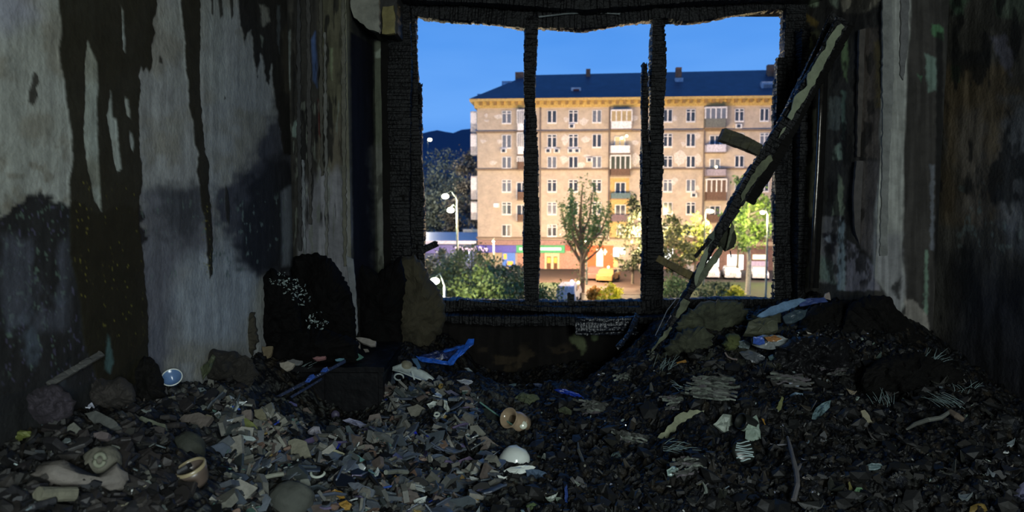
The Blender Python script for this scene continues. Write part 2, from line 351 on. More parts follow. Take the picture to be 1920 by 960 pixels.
    P.poly([(1712,-60),(1764,-60),(1764,640),(1700,640),(1694,400)], (.026,.024,.022), 7, 5, 12, .95, seed=94)
    for q, c in (([(1734,100),(1756,110),(1758,170),(1742,172),(1736,140)], (.075,.105,.088)), ([(1720,140),(1730,142),(1727,154)], (.05,.13,.07)),
                 ([(1745,45),(1770,50),(1768,75),(1750,70)], (.04,.09,.045)), ([(1782,8),(1800,6),(1805,30),(1790,34)], (.05,.08,.055)),
                 ([(1744,310),(1752,312),(1751,470),(1745,470)], (.07,.075,.085)), ([(1735,470),(1739,470),(1740,590),(1732,590)], (.08,.12,.09)),
                 ([(1695,562),(1712,560),(1738,590),(1745,630),(1725,625),(1700,600)], (.135,.125,.11))):
        P.poly(q, c, 3, 4, 8, .92, seed=95)
    P.poly([(1756,60),(1768,60),(1768,500),(1758,640),(1752,500)], (.006,.006,.006), 3, 2, 12, .9, seed=96)
    P.blotch((.012,.011,.010), 16, .62, .05, .85, 97, sy=40, box=(1495,-40,1640,540))
    P.blotch((.035,.05,.03), 20, .6, .05, .6, 98, sy=14, box=(830,-80,1330,12))
    # apron below the window
    P.poly([(750,560),(1500,555),(1500,900),(750,900)], (.007,.006,.0055), 4, 2, 10, 1, seed=99)
    P.blotch((.035,.026,.016), 26, .60, .06, .8, 100, sy=16, box=(900,650,1080,730))
    P.poly([(1068,632),(1078,624),(1096,636),(1100,650),(1092,664),(1084,650),(1072,644)], (.10,.115,.06), 3, 4, 7, .9, seed=101)
    P.poly([(1108,628),(1120,626),(1122,638),(1110,638)], (.07,.09,.045), 2, 2, 6, .9, seed=102)
    P.streak(.80, 1.18, 6, 90, 103)
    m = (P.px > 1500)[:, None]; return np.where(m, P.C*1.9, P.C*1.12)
xL1 = PY(655, 300, YF).x; xL2 = PY(705, 300, 3.95).x; xL3 = PY(762, 300, YB).x
xR1 = PY(1650, 300, YF).x; xR3 = PY(1498, 300, YB).x; zT = PY(1100, 12, YB).z; zS = PY(1100, 572, YB).z
parts = [grid((XL-.01, YF, 0), (xL1, YF, 0), (XL-.01, YF, ZC), 120, 480, (0, -1, 0), .004, 3),
         grid((xL1, YF, 0), (xL2, 3.95, 0), (xL1, YF, zT), 40, 420, (1, 0, 0), .003, 4),
         grid((xL2, 3.95, 0), (xL3, YB, 0), (xL2, 3.95, zT), 60, 420, (0, -1, 0), .003, 5),
         grid((xR3, YB, 0), (xR1, YF, 0), (xR3, YB, zT), 170, 440, (-.8, -.6, 0), .005, 6),
         grid((xR1, YF, 0), (XR+.01, YF, 0), (xR1, YF, ZC), 120, 480, (0, -1, 0), .004, 7),
         grid((xL1, YF, zT), (xR1, YF, zT), (xL1, YF, ZC), 80, 20, (0, -1, 0), .003, 8),
         grid((xL1, YF, zT), (xR1, YF, zT), (xL3, YB, zT), 260, 40, (0, 0, -1), .008, 9),
         grid((xL3, YB, 0), (xR3, YB, 0), (xL3, YB, zS), 260, 110, (0, -1, 0), .006, 10)]
mb = MB(); V = np.zeros((0, 3)); F = []
for v, f in parts: F += [tuple(i+len(V) for i in q) for q in f]; V = np.vstack([V, v])
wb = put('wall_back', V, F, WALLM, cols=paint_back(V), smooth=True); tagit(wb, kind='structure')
mb = MB()
mb.box((XL-.14, YF+.01, 0), (xL1-.01, 4.32, ZC)); mb.box((xL1-.02, 3.97, 0), (xL3, 4.32, ZC))
mb.box((xR1+.01, YF+.01, 0), (XR+.14, 4.32, ZC)); mb.box((xR3, YB+.03, 0), (xR1+.1, 4.32, ZC))
mb.box((xL3-.1, YB+.012, zT+.012), (xR3+.1, 4.32, ZC)); mb.box((xL3-.1, YB+.02, -.1), (xR3+.1, 4.3, zS-.01))
mb.box((xL1, YF+.02, zT+.02), (xR1, YB+.1, ZC)); mb.put('masonry', CHARD, wb)
def wall_patch(name, poly, Y, col, thick=.012, parent=None, seed=1, amp=1.5, rough=.7, m=None):
    pts = [PY(x, y, Y) for x, y in ragged(poly, 7, amp, seed)]
    V, F = slab(pts, Vector((0, thick, 0)))
    return put(name, V, F, m or mat(name+'_%d' % seed, col, rough, bump=.4, bscale=40, vscale=14), parent)
wall_patch('plaster_patch', [(655,-30),(658,20),(663,33),(682,46),(692,56),(711,61),(711,-30)], 3.52, (.17,.17,.14), .03, wb, 3)
wall_patch('plaster_patch', [(718,12),(738,10),(741,40),(741,63),(716,63),(717,35)], 3.72, (.17,.145,.05), .03, wb, 5)
wall_patch('soot_block', [(655,50),(700,60),(745,62),(745,-30),(655,-30)], 3.76, (.016,.015,.013), .2, wb, 7)
wall_patch('plaster_strip', [(648,480),(662,486),(667,540),(672,622),(668,630),(664,580),(656,540)], 3.49, (.13,.14,.15), .008, wb, 9, .8)
# vertical ridges where the paper and plaster peeled in strips
for i, (x0, x1, y0, y1, c) in enumerate([(556,562,-20,470,(.02,.02,.02)), (575,581,-20,420,(.035,.033,.03)), (598,603,-20,330,(.045,.042,.03)), (607,611,60,480,(.10,.10,.09)), (640,646,-20,500,(.085,.082,.06)), (566,570,300,480,(.13,.14,.15))]):
    wall_patch('peeled_strip', [(x0,y0),(x1,y0),(x1+2,(y0+y1)/2),(x1+3,y1),(x0+4,y1),(x0+1,(y0+y1)/2)], 3.485, c, .014, wb, 20+i, 1.6)
for i, (poly, Y, c) in enumerate([([(1612,56),(1654,48),(1651,296),(1607,294),(1609,180)], 3.62, (.052,.044,.037)), ([(1606,302),(1649,302),(1647,468),(1634,482),(1612,462),(1602,425),(1600,370)], 3.60, (.055,.049,.047))]):
    wall_patch('burnt_board', poly, Y, c, .018, wb, 40+i, .8)
for i, (poly, c) in enumerate([([(1655,0),(1672,-20),(1676,150),(1668,300),(1664,480),(1650,480),(1655,300)], (.17,.175,.165)), ([(1690,-20),(1706,-20),(1702,90),(1694,150),(1688,140)], (.12,.12,.12)), ([(1590,420),(1594,420),(1588,545),(1582,545)], (.09,.10,.11))]):
    wall_patch('plaster_strip', poly, 3.488 if i < 2 else 3.7, c, .012, wb, 50+i, 1.2)
# --- wall behind the camera with a doorway
mb = MB(); mb.box((XL, YR-.12, 0), (.5, YR, ZC)); mb.box((1.4, YR-.12, 0), (XR, YR, ZC)); mb.box((.5, YR-.12, 2.25), (1.4, YR, ZC))
tagit(mb.put('wall_front', MATS['plain_plaster']), kind='structure')
mb = MB(); mb.box((.44, YR-.13, 0), (.5, YR+.02, 2.31)); mb.box((1.4, YR-.13, 0), (1.46, YR+.02, 2.31)); mb.box((.5, YR-.13, 2.25), (1.4, YR+.02, 2.31))
tagit(mb.put('door_1', CHAR), kind='structure')
# ================================================================== WINDOW (burnt frame)
win = empty('window_1', PY(1125, 560, YB)); tagit(win, kind='structure')
def bar(name, pts, wpx, d=.07, Y=YB-.02, seed=1, parent=win, rough=.0045, m=CHAR, cell=.016, jag=.02, facing=Vector((0, -1, 0))):
    P3 = [PY(x, y, Y) if not isinstance(x, Vector) else x for x, y in pts]
    wv = [q*Y/FPX for q in wpx] if hasattr(wpx, '__len__') else wpx*Y/FPX
    V, F = char_bar(P3, wv, d, seed, cell, rough, jag, facing=facing); return put(name, V, F, m, parent)
bar('jamb', [(756,590),(752,300),(752,-6)], 40, .12, YB-.03, 1)
bar('jamb', [(776,575),(772,300),(765,10)], 34, .07, YB, 2)
bar('frame_stub', [(790,575),(788,300),(788,172)], (15, 9), .05, YB-.01, 3)
bar('frame_stub', [(788,172),(788,158)], (5, 7), .02, YB-.01, 33)
bar('jamb', [(1474,575),(1480,300),(1487,-6)], 36, .09, YB, 4)
bar('jamb', [(1460,575),(1463,300),(1466,112)], (26, 24), .06, YB-.04, 5)
bar('jamb', [(1497,580),(1500,250),(1504,60)], 16, .10, YB-.10, 25)
bar('mullion', [(997,580),(996,300),(993,170),(996,36)], (29, 23), .07, YB-.02, 6)
bar('mullion', [(1224,600),(1229,300),(1232,150),(1233,36)], (34, 22), .07, YB-.02, 7)
bar('frame_stub', [(1207,600),(1209,300),(1208,122)], (15, 10), .05, YB-.03, 8, jag=.03)
bar('frame_stub', [(1070,590),(1070,552)], 13, .04, YB-.06, 9, rough=.0015)
bar('frame_stub', [(790,470),(818,457)], 11, .03, YB-.03, 10, rough=.0015)
bar('head', [(745,0),(800,17),(900,24),(1003,37)], 42, .08, YB, 11, cell=.02)
bar('head', [(1006,34),(1100,34),(1190,20),(1240,14)], 44, .08, YB-.01, 12, cell=.02)
bar('head', [(1238,14),(1282,20),(1300,20),(1370,9),(1480,-2)], 42, .08, YB, 13, cell=.02)
bar('head', [(745,-12),(900,-4),(1100,6),(1240,-4),(1500,-14)], 30, .10, YB-.12, 14, cell=.02)
bar('transom_scrap', [(1010,32),(1060,26),(1110,23),(1160,26)], 3, .01, YB-.075, 15, rough=.0006, m=mat('pale_edge', (.10, .12, .12), .5))
bar('sill_rail', [(790,570),(1000,571),(1200,570),(1490,566)], 18, .09, YB-.03, 16)
bar('sill_rail', [(860,566),(1000,578),(1198,581)], 12, .05, YB-.10, 17, rough=.003)
bar('window_sill', [(760,592),(1000,596),(1200,596),(1490,590)], 16, .22, YB-.10, 18)
for i, y in enumerate((598, 607, 616, 625)):
    bar('sill_board', [(1078, y), (1135, y+1), (1192, y-1)], 8.2, .03, YB-.215+.003*i, 40+i, rough=.003, cell=.012, m=mat('wet_char', (.010, .012, .018), .22, bump=.8, bscale=60, spec=.6))
# sooted glass shard still sitting in the corner of the frame
V, F = slab([PY(x, y, YB) for x, y in ((1233,40),(1245,37),(1262,44),(1247,46))], Vector((0, .004, 0))); put('glass_remnant', V, F, CHARD, win)

# ================================================================== RUBBLE HEAP
CP = [(0,775,1.5),(60,748,1.65),(190,715,1.95),(300,705,2.2),(400,658,2.6),(470,630,2.95),(560,650,3.35),
      (100,960,1.36),(20,800,1.5),(60,860,1.45),(300,960,1.6),(200,850,1.65),(350,800,2.1),(500,900,1.95),(500,770,2.5),(600,960,1.8),(440,715,2.7),
      (700,960,1.85),(900,960,1.95),(750,760,2.75),(650,830,2.35),(800,705,3.1),(900,722,3.6),(1000,716,3.8),(1000,800,2.7),(900,850,2.35),(1100,880,2.3),(1150,740,3.1),(780,650,3.75),(700,650,3.5),(1080,700,3.8),
      (1250,660,3.4),(1300,610,3.6),(1420,590,3.65),(1550,565,3.6),(1650,570,3.4),(1740,650,3.3),(1850,710,3.1),(1920,745,2.85),(1400,720,2.9),(1400,850,2.3),(1600,750,2.8),(1300,960,1.95),(1700,850,2.3),(1900,900,2.1),(1600,960,2.0),(1850,960,1.95),(1480,640,3.4),(1600,640,3.3)]
CW = [tuple(PY(*c)) for c in CP] + [(XL-.06, y, z) for y, z in ((1.2,.84),(1.35,.85),(1.5,.86),(1.65,.84),(1.8,.83),(2.0,.80),(2.2,.78),(2.45,.76),(2.7,.74),(2.95,.72))] + [(x, 2.76, .36) for x in (-.95, -.75, -.58)] + [(x, 3.15, .45) for x in (-.95, -.75)] + [(x, .5, .22) for x in (-1., -.3, .5, 1.3, 2.1)] + [(x, 1.1, .36) for x in (0., .8, 1.6)] + [(-1.1, 1.1, .62), (-.6, 1.2, .5)] + [(x, 0., .1) for x in (-1., 0, 1., 2.)]
CW = np.array(CW)
def _H0(x, y):
    d2 = (x[:, None]-CW[:, 0])**2+(y[:, None]-CW[:, 1])**2; wgt = np.exp(-d2/(2*.17**2))+1e-7/(d2+.05)
    return (wgt*CW[:, 2]).sum(1)/wgt.sum(1)+(fbm(x*5+9, y*5, 201, 3)-.5)*.10+(fbm(x*19, y*19+4, 202, 3)-.5)*.045
HX0, HY0, HS = XL-.1, .1, .01
HXN, HYN = int((XR-XL+.2)/HS)+2, int((4.3-HY0)/HS)+2
_gx, _gy = np.meshgrid(HX0+np.arange(HXN)*HS, HY0+np.arange(HYN)*HS)
HG = np.concatenate([_H0(_gx.ravel()[i:i+20000], _gy.ravel()[i:i+20000]) for i in range(0, _gx.size, 20000)]).reshape(HYN, HXN)
def H(x, y):
    u = np.clip((np.atleast_1d(np.asarray(x, float))-HX0)/HS, 0, HXN-1.001); v = np.clip((np.atleast_1d(np.asarray(y, float))-HY0)/HS, 0, HYN-1.001)
    i = u.astype(int); j = v.astype(int); f = u-i; g = v-j
    return (HG[j, i]*(1-f)+HG[j, i+1]*f)*(1-g)+(HG[j+1, i]*(1-f)+HG[j+1, i+1]*f)*g
_T = np.arange(.9, 4.4, .01)
def ground(px, py):
    d = ray(px, py); z = EYE.z+d.z*_T; hit = np.nonzero(z < H(d.x*_T, d.y*_T))[0]
    return EYE+d*float(_T[hit[0]] if len(hit) else _T[-1])
nx, ny = 440, 480
xs = np.linspace(XL+.004, XR-.004, nx+1); ys = np.linspace(.15, YB-.01, ny+1); X, Y = np.meshgrid(xs, ys)
X = X.ravel(); Y = Y.ravel(); Z = np.concatenate([H(X[i:i+20000], Y[i:i+20000]) for i in range(0, len(X), 20000)])
cellx = fbm(X*60, Y*60, 205, 2); Z += np.where(cellx > .55, .007, 0)+(fbm(X*45, Y*45, 203, 2)-.5)*.028
Z = np.maximum(Z, .01)
# stay inside the recess beside the window
m = (Y > YF-.02) & ((X < xL1+.02) | (X > xR1-.02)); Z[m] -= 0
V = np.stack([X, Y, Z], 1); F = [(j*(nx+1)+i, j*(nx+1)+i+1, (j+1)*(nx+1)+i+1, (j+1)*(nx+1)+i) for j in range(ny) for i in range(nx)]
C = np.tile(np.array((.0035,.0035,.0038)), (len(V), 1)); hpx, hpy = project(V)  # black ash, darkened further in place of light falling off to the right
def hb(col, sc, thr, k, seed, box=None):
    n = fbm(X*sc, Y*sc, seed, 3); m = k*sstep(thr-.03, thr+.03, n)
    if box: m = m*((hpx > box[0]) & (hpx < box[2]) & (hpy > box[1]) & (hpy < box[3]))
    C[:] = C*(1-m[:, None])+np.array(col)*m[:, None]
hb((.022,.022,.02), 60, .64, .8, 301); hb((.012,.014,.02), 40, .62, .7, 302); hb((.03,.024,.016), 48, .68, .7, 303)
hb((.06,.065,.06), 90, .60, .8, 304, (330,720,1000,960)); hb((.04,.042,.03), 14, .58, .7, 305, (1230,570,1480,700))
hp = put('rubble_heap', V, F, ASH, cols=C, origin=Vector((.5, 2.2, 0)))
tagit(hp, 'heap of black wet ash and fine charred rubble covering the room floor', 'rubble', kind='stuff')
def pin(poly, px, py): return sdf(np.array([float(px)]), np.array([float(py)]), poly)[0] < 0
def sample(poly, rng, bias=None):
    x0 = min(p[0] for p in poly); x1 = max(p[0] for p in poly); y0 = min(p[1] for p in poly); y1 = max(p[1] for p in poly)
    while True:
        a, b = rng.uniform(x0, x1), rng.uniform(y0, y1)
        if pin(poly, a, b): return a, b
FAN = [(392,752),(470,762),(560,792),(640,785),(725,712),(800,700),(880,740),(930,800),(980,860),(930,920),(860,975),(400,975),(425,900),(415,830)]
LEFTZ = [(0,760),(120,740),(300,720),(420,660),(450,645),(465,745),(400,800),(380,900),(320,975),(0,975)]
RIGHTZ = [(1000,760),(1200,680),(1290,610),(1430,585),(1560,590),(1640,640),(1750,680),(1850,740),(1919,800),(1919,975),(880,975),(1000,880)]
# ---- individual fragments
def plate(rg, r, th, n=7, el=1.0, bend=0):
    n += 3; ang = sorted((i+rg.uniform(-.35, .35))*2*math.pi/n for i in range(n)); pts = []; ph = rg.uniform(0, 6)
    for a in ang: k = r*(1+.18*math.sin(2*a+ph)+.12*math.sin(3*a+ph*2))*rg.uniform(.86, 1.06); pts.append((math.cos(a)*k*el, math.sin(a)*k/el))
    V = []
    for s, sc in ((0, .93), (.25, 1), (.75, 1), (1, .94)):
        for (x, y) in pts: V.append((x*sc, y*sc, th*(s-.5)+bend*(x*x)/r))
    F = [tuple(range(n-1, -1, -1)), tuple(3*n+i for i in range(n))]
    for l in range(3):
        for i in range(n): F.append((l*n+i, l*n+(i+1) % n, (l+1)*n+(i+1) % n, (l+1)*n+i))
    return V, F
def chunk(rg, r, el=1.0, fl=.7):
    bm = bmesh.new(); bmesh.ops.create_icosphere(bm, subdivisions=1, radius=r)
    for v in bm.verts: v.co *= rg.uniform(.72, 1.15); v.co.x *= el; v.co.z *= fl
    V = [v.co.copy() for v in bm.verts]; F = [tuple(v.index for v in f.verts) for f in bm.faces]; bm.free(); return V, F
HERO = []
def free(a, b, pad=3):
    return not any(x0-pad < a < x1+pad and y0-pad < b < y1+pad*2.5 for x0, x1, y0, y1 in HERO)
# ================================================================== NAMED PIECES IN THE ROOM
def lying(name, poly, col, label, cat, thick=.006, lift=.012, rough=.6, seed=1, amp=1.0, crumple=.0, parent=None, m=None, tiltup=0, Yc=None, **kw):
    """flat piece whose outline lies on a tilted plane facing up and towards the doorway"""
    HERO.append((min(p[0] for p in poly), max(p[0] for p in poly), min(p[1] for p in poly), max(p[1] for p in poly)))
    cx = sum(p[0] for p in poly)/len(poly); cy = sum(p[1] for p in poly)/len(poly)
    c = ground(cx, cy) if Yc is None else PY(cx, cy, Yc); n = Vector((0, -.75+.0*tiltup, .66)).normalized() if not tiltup else Vector((0, -math.cos(tiltup), math.sin(tiltup)))
    c = c+n*lift; pts = []
    for x, y in ragged(poly, 6, amp, seed):
        d = ray(x, y); t = (c-EYE).dot(n)/d.dot(n); pts.append(EYE+d*t)
    if crumple:
        cc = sum(pts, Vector())/len(pts); V = [cc+n*crumple]; K = len(pts)
        for q, r in enumerate((.35, .7, 1.0)):
            for i, p in enumerate(pts): V.append(cc.lerp(p, r)+n*crumple*(h1(i//2, q, seed)*1.6-.5)*(1.2-r))
        F = [(0, 1+i, 1+(i+1) % K) for i in range(K)]
        for q in range(2):
            for i in range(K): F.append((1+q*K+i, 1+(q+1)*K+i, 1+(q+1)*K+(i+1) % K, 1+q*K+(i+1) % K))
        n0 = len(V); V += [v-n*thick for v in V]; F += [tuple(i+n0 for i in reversed(f)) for f in F]
        for i in range(K): F.append((1+2*K+i, 1+2*K+(i+1) % K, n0+1+2*K+(i+1) % K, n0+1+2*K+i))
        F = [f for f in F]
    else: V, F = slab(pts, -n*thick)
    o = put(name, V, F, m or mat('mat_'+name+'_%d' % seed, col, rough, bump=.4, bscale=60, vscale=18, **kw), parent)
    if parent is None: tagit(o, label, cat)
    return o
def blob(name, c, r, m, label=None, cat=None, seed=1, amp=.25, sc=3, parent=None, sub=4, flat=1):
    bm = bmesh.new(); bmesh.ops.create_icosphere(bm, subdivisions=sub, radius=1); V = []
    A = np.array([v.co[:] for v in bm.verts])
    n = fbm(A[:, 0]*sc+A[:, 2]*1.7+seed*3, A[:, 1]*sc+A[:, 2]*2.3+seed, seed, 5)-.5; n2 = fbm(A[:, 0]*9+A[:, 2]*7, A[:, 1]*9-A[:, 2]*5, seed+4, 3)-.5
    A = A*(1+amp*2*n+amp*.5*n2)[:, None]*np.array(r)+np.array(c)
    F = [tuple(v.index for v in f.verts) for f in bm.faces]; bm.free()
    o = put(name, A, F, m, parent, smooth=True)
    if label: tagit(o, label, cat)
    return o
def stick(name, pts, r, col, label, cat, seed=1, n=8, rough=.7, parent=None, m=None, lift=.01):
    P3 = []
    for p in pts:
        q = ground(p[0], p[1]) if len(p) == 2 else PY(*p); P3.append(q+Vector((0, -.01, lift)))
    V, F = tube(P3, r, n); V = [Vector(v)+Vector((h1(i, seed)-.5, h1(i, seed, 2)-.5, h1(i, seed, 3)-.5))*.12*(r if not hasattr(r, '__len__') else r[0]) for i, v in enumerate(V)]
    o = put(name, V, F, m or mat('mat_'+name+'_%d' % seed, col, rough, bump=.3, bscale=80), parent)
    if parent is None: tagit(o, label, cat)
    return o
def lathe(prof, n=28, arc=1.0, jag=0, seed=1):
    V = []; F = []; m = len(prof); nn = n if arc >= 1 else int(n*arc)+1
    for i in range(nn):
        a = 2*math.pi*i/n
        for j, (r, z) in enumerate(prof): V.append(Vector((r*math.cos(a), r*math.sin(a), z+(jag*(h1(i, seed)-.5) if j >= m-2 else 0))))
    for i in range(nn if arc >= 1 else nn-1):
        k = (i+1) % nn
        for j in range(m-1): F.append((i*m+j, k*m+j, k*m+j+1, i*m+j+1))
    return V, F
def placed(name, VF, loc, rot, m, label=None, cat=None, parent=None, smooth=True):
    V, F = VF; R = Euler(rot).to_matrix(); V = [R @ Vector(v)+Vector(loc) for v in V]
    o = put(name, V, F, m, parent, smooth=smooth, origin=None if parent else Vector(loc))
    if label: tagit(o, label, cat)
    return o
def mass(name, poly, Y, depth, m, label=None, cat=None, seed=1, parent=None, amp=.03, ragn=3, back=None):
    """solid heap with an irregular outline: rings shrink to its middle while the front bulges towards the room"""
    P = ragged(poly, 5, ragn*.8, seed); K = len(P); cx = sum(p[0] for p in P)/K; cy = sum(p[1] for p in P)/K; V = []; R_ = 20
    for sgn in (1, -1):
        for q in range(R_+1):
            r = 1-q/R_
            for i, (x, y) in enumerate(P):
                a, b = cx+(x-cx)*r, cy+(y-cy)*r; bul = math.sqrt(max(0, 1-r*r))
                nn = float(fbm(np.array(a/38.+seed), np.array(b/38.), seed, 3))-.5; n2 = float(fbm(np.array(a/9.), np.array(b/9.+seed), seed+5, 3))-.5
                V.append(PY(a, b, Y-sgn*(depth if sgn > 0 else (back or depth*.5))*bul*(1+.9*nn)-(amp*(2*nn+.8*n2))*(bul > 0)))
    F = []; M = (R_+1)*K
    for sI in (0, 1):
        for q in range(R_):
            for i in range(K):
                f = (sI*M+q*K+i, sI*M+q*K+(i+1) % K, sI*M+(q+1)*K+(i+1) % K, sI*M+(q+1)*K+i); F.append(f if sI == 0 else f[::-1])
    o = put(name, V, F, m, parent, smooth=False)
    if label: tagit(o, label, cat)
    return o
# burnt mass left of the window
A0 = empty('burnt_armchair', PY(572, 640, 3.32)); tagit(A0, 'black burnt-out armchair slumped against the wall left of the window', 'armchair')
MASS = mat('burnt_foam', (.004, .0037, .0037), .9, bump=1, bscale=30, spec=.1, vscale=20)
mass('backrest', [(548,640),(546,520),(550,484),(566,476),(590,474),(612,479),(628,492),(640,512),(652,534),(662,562),(668,600),(668,655),(600,668)], 3.36, .12, MASS, seed=3, parent=A0)
mass('armrest', [(482,655),(482,560),(480,520),(486,508),(496,512),(508,502),(522,512),(546,516),(560,540),(566,600),(560,660)], 3.12, .07, MASS, seed=5, parent=A0)
mass('seat', [(490,662),(500,625),(560,612),(620,618),(672,640),(676,680),(600,700),(500,690)], 3.12, .12, MASS, seed=7, parent=A0, amp=.02)
FOIL = mat('melted_foil', (.22, .27, .26), .25, var=.9, vscale=60, bump=.9, bscale=90)
for i, (x, y, s) in enumerate([(536,522,9),(545,534,8),(552,549,12),(566,560,9),(548,562,7),(562,543,7),(590,598,10),(602,606,9),(585,609,7),(530,530,5),(512,528,4)]):
    for k in range(14):
        a, b = x+(h1(i, k)-.5)*s*3.4, y+(h1(i, k, 7)-.5)*s*2.6
        Vp, Fp = plate(random.Random(i*9+k), .0022+.0055*h1(i, k, 3)**2, .002, 4, 1.5)
        placed('foil_flake', (Vp, Fp), PY(a, b, 3.055), (1.0+h1(i, k, 1), h1(i, k, 2)*2-1, h1(k, i)*6), FOIL, parent=A0, smooth=False)
mass('blackened_cushion', [(400,650),(402,610),(416,590),(432,582),(442,571),(450,580),(478,586),(486,640),(470,672),(430,676),(410,668)], 2.92, .06, mat('cushion_soot', (.030, .026, .016), .9, bump=.9, bscale=30), 'sooty brown cushion remnant wedged left of the burnt armchair', 'cushion', 9, amp=.02)
# brown mass in the recess
mass('hanging_curtain', [(738,700),(736,600),(744,520),(752,486),(775,478),(792,492),(806,520),(824,545),(834,570),(836,600),(828,622),(812,640),(800,672),(790,700)], 3.80, .10, mat('scorched_cloth', (.040, .034, .018), .9, bump=.9, bscale=25), 'scorched brown curtain bundle slumped in the left corner of the window', 'curtain', 12, amp=.02)
mass('charred_bedding', [(664,700),(664,520),(672,492),(690,500),(708,512),(730,496),(752,480),(762,520),(752,600),(760,700)], 3.68, .10, MASS, 'black charred bedding heaped below the left window recess', 'bedding', 14, amp=.02)
# charred cabinet in front
cb = empty('charred_cabinet', PY(610, 770, 3.0)); tagit(cb, 'black charred low cabinet half buried in front of the burnt armchair', 'cabinet')
tz = PY(700, 688, 2.98).z; xl, xr = PY(500, 700, 2.98).x, PY(716, 700, 2.98).x
GLOSS = mat('burnt_varnish', (.004, .004, .005), .5, bump=.5, bscale=18, spec=.2, vscale=8)
MB().box((xl, 3.0, tz-.34), (xr, 3.5, tz-.022)).put('body', GLOSS, cb)
V, F = grid((xl-.01, 2.975, tz), (xr+.012, 2.975, tz), (xl-.01, 3.52, tz), 40, 40, (0, 0, 1), .008, 66); put('top_board', np.vstack([V, V-np.array((0, 0, .022))]), F+[tuple(i+len(V) for i in f[::-1]) for f in F]+[(i, i+1681, i+1682, i+1) for i in range(40)], GLOSS, cb)
MB().box((xl+.02, 2.99, tz-.30), ((xl+xr)/2-.004, 3.0, tz-.03)).put('door', GLOSS, cb); MB().box(((xl+xr)/2+.004, 2.99, tz-.30), (xr-.02, 3.0, tz-.03)).put('door', GLOSS, cb)
def bar3(name, pts, w, d, m, label=None, cat=None, seed=1, rough=.003, cell=.02, parent=None):
    V, F = char_bar(pts, w, d, seed, cell, rough, .02); o = put(name, V, F, m, parent)
    if label: tagit(o, label, cat)
    return o
bar3('glossy_strip', [PY(505,752,2.70), PY(645,678,2.93)], .012, .02, mat('blue_gloss', (.02, .03, .07), .2), 'long thin blue-black strip leaning across the charred cabinet front', 'strip', 3, .0008)
bar3('glossy_strip', [PY(545,745,2.75), PY(600,712,2.85)], .008, .012, MATS['blue_gloss'], 'short thin blue-black strip below the long one at the cabinet front', 'strip', 4, .0008)
# pieces on the cabinet and around
L = lying
L('stone_shard', [(545,656),(568,676),(560,686),(536,680)], (.12,.12,.12), 'grey triangular stone shard on the charred cabinet beside the cream one', 'shard', .015, .02, seed=11, Yc=3.05)
L('cream_shard', [(524,681),(540,676),(552,682),(548,690),(536,694),(526,688)], (.30,.27,.22), 'cream flat shard at the front edge of the charred cabinet', 'shard', .012, .03, seed=12, Yc=2.97)
L('brown_shard', [(491,650),(511,649),(509,665),(496,675)], (.14,.11,.065), 'tan square shard left of the grey triangular shard', 'shard', .012, .02, seed=13, Yc=3.0)
L('pink_shard', [(580,668),(592,660),(604,656),(612,662),(610,672),(592,674)], (.24,.12,.12), 'pinkish heart-shaped fragment in the middle of the charred cabinet', 'fragment', .015, .02, seed=14, Yc=3.05)
L('green_glass', [(648,662),(668,661),(682,670),(670,675),(646,672)], (.08,.17,.14), 'dark green glass shard on the right of the charred cabinet', 'glass shard', .006, .02, .2, seed=15, Yc=3.1)
L('glass_sliver', [(628,673),(645,672),(648,676),(629,677)], (.12,.25,.32), 'thin pale blue glass sliver left of the green glass shard', 'glass shard', .004, .025, .15, seed=16, Yc=3.02)
L('flat_chip', [(667,634),(680,632),(706,640),(704,648),(694,649),(680,643)], (.22,.20,.18), 'long grey-beige chip at the back of the charred cabinet', 'chip', .015, .02, seed=17, Yc=3.3)
L('split_chip', [(668,637),(676,644),(676,653),(671,650)], (.17,.15,.13), 'small split chip leaning against the long grey-beige chip', 'chip', .01, .025, seed=18, Yc=3.25)
L('pebble_chip', [(681,655),(690,654),(692,658),(684,660)], (.15,.14,.12), 'tiny beige chip in front of the long grey-beige chip', 'chip', .008, .02, seed=19, Yc=3.15)
for i, (x, y) in enumerate([(608,693),(583,706),(578,712)]):
    L('blue_foil_scrap', [(x-7,y+4),(x-2,y-3),(x+6,y-5),(x+8,y),(x+2,y+5)], (.03,.08,.34), ['bright blue foil scrap highest of three on the leaning strip', 'bright blue foil scrap in the middle of three on the leaning strip', 'bright blue foil scrap lowest of three on the leaning strip'][i], 'foil scrap', .003, .02, .3, seed=20+i, Yc=2.80-.05*i, crumple=.006)
L('violet_foil', [(534,757),(545,752),(556,758),(558,766),(546,770),(538,764)], (.10,.10,.24), 'crumpled violet foil scrap at the rear edge of the fragment mound', 'foil scrap', .004, .02, .3, seed=24, crumple=.012)
# blue plastic sheet
bs = empty('blue_sheet', PY(835, 675, 3.3)); tagit(bs, 'torn bright blue plastic sheet draped below the window recess', 'plastic sheet')
BL = mat('blue_plastic', (.015, .085, .42), .3, var=.8, vscale=28, bump=.6, bscale=40); BLD = mat('sooty_blue_plastic', (.010, .02, .08), .35, var=.9, vscale=40, bump=.6)
L('fold', [(878,636),(890,635),(888,645),(876,656),(860,670),(850,684),(842,686),(838,678),(848,668),(860,655),(872,646)], 0, '', '', .004, .02, seed=25, m=BL, parent=bs, Yc=3.35, crumple=.006)
L('fold', [(779,668),(800,670),(822,675),(844,678),(843,685),(815,680),(790,678)], 0, '', '', .004, .02, seed=26, m=BL, parent=bs, Yc=3.33, crumple=.006)
L('torn_middle', [(785,666),(830,655),(872,646),(850,672),(820,677),(790,673)], 0, '', '', .003, .01, seed=27, m=BLD, parent=bs, Yc=3.36, crumple=.014, amp=2)
L('fold', [(830,658),(870,646),(872,649),(834,661)], 0, '', '', .003, .03, seed=28, m=BL, parent=bs, Yc=3.34)
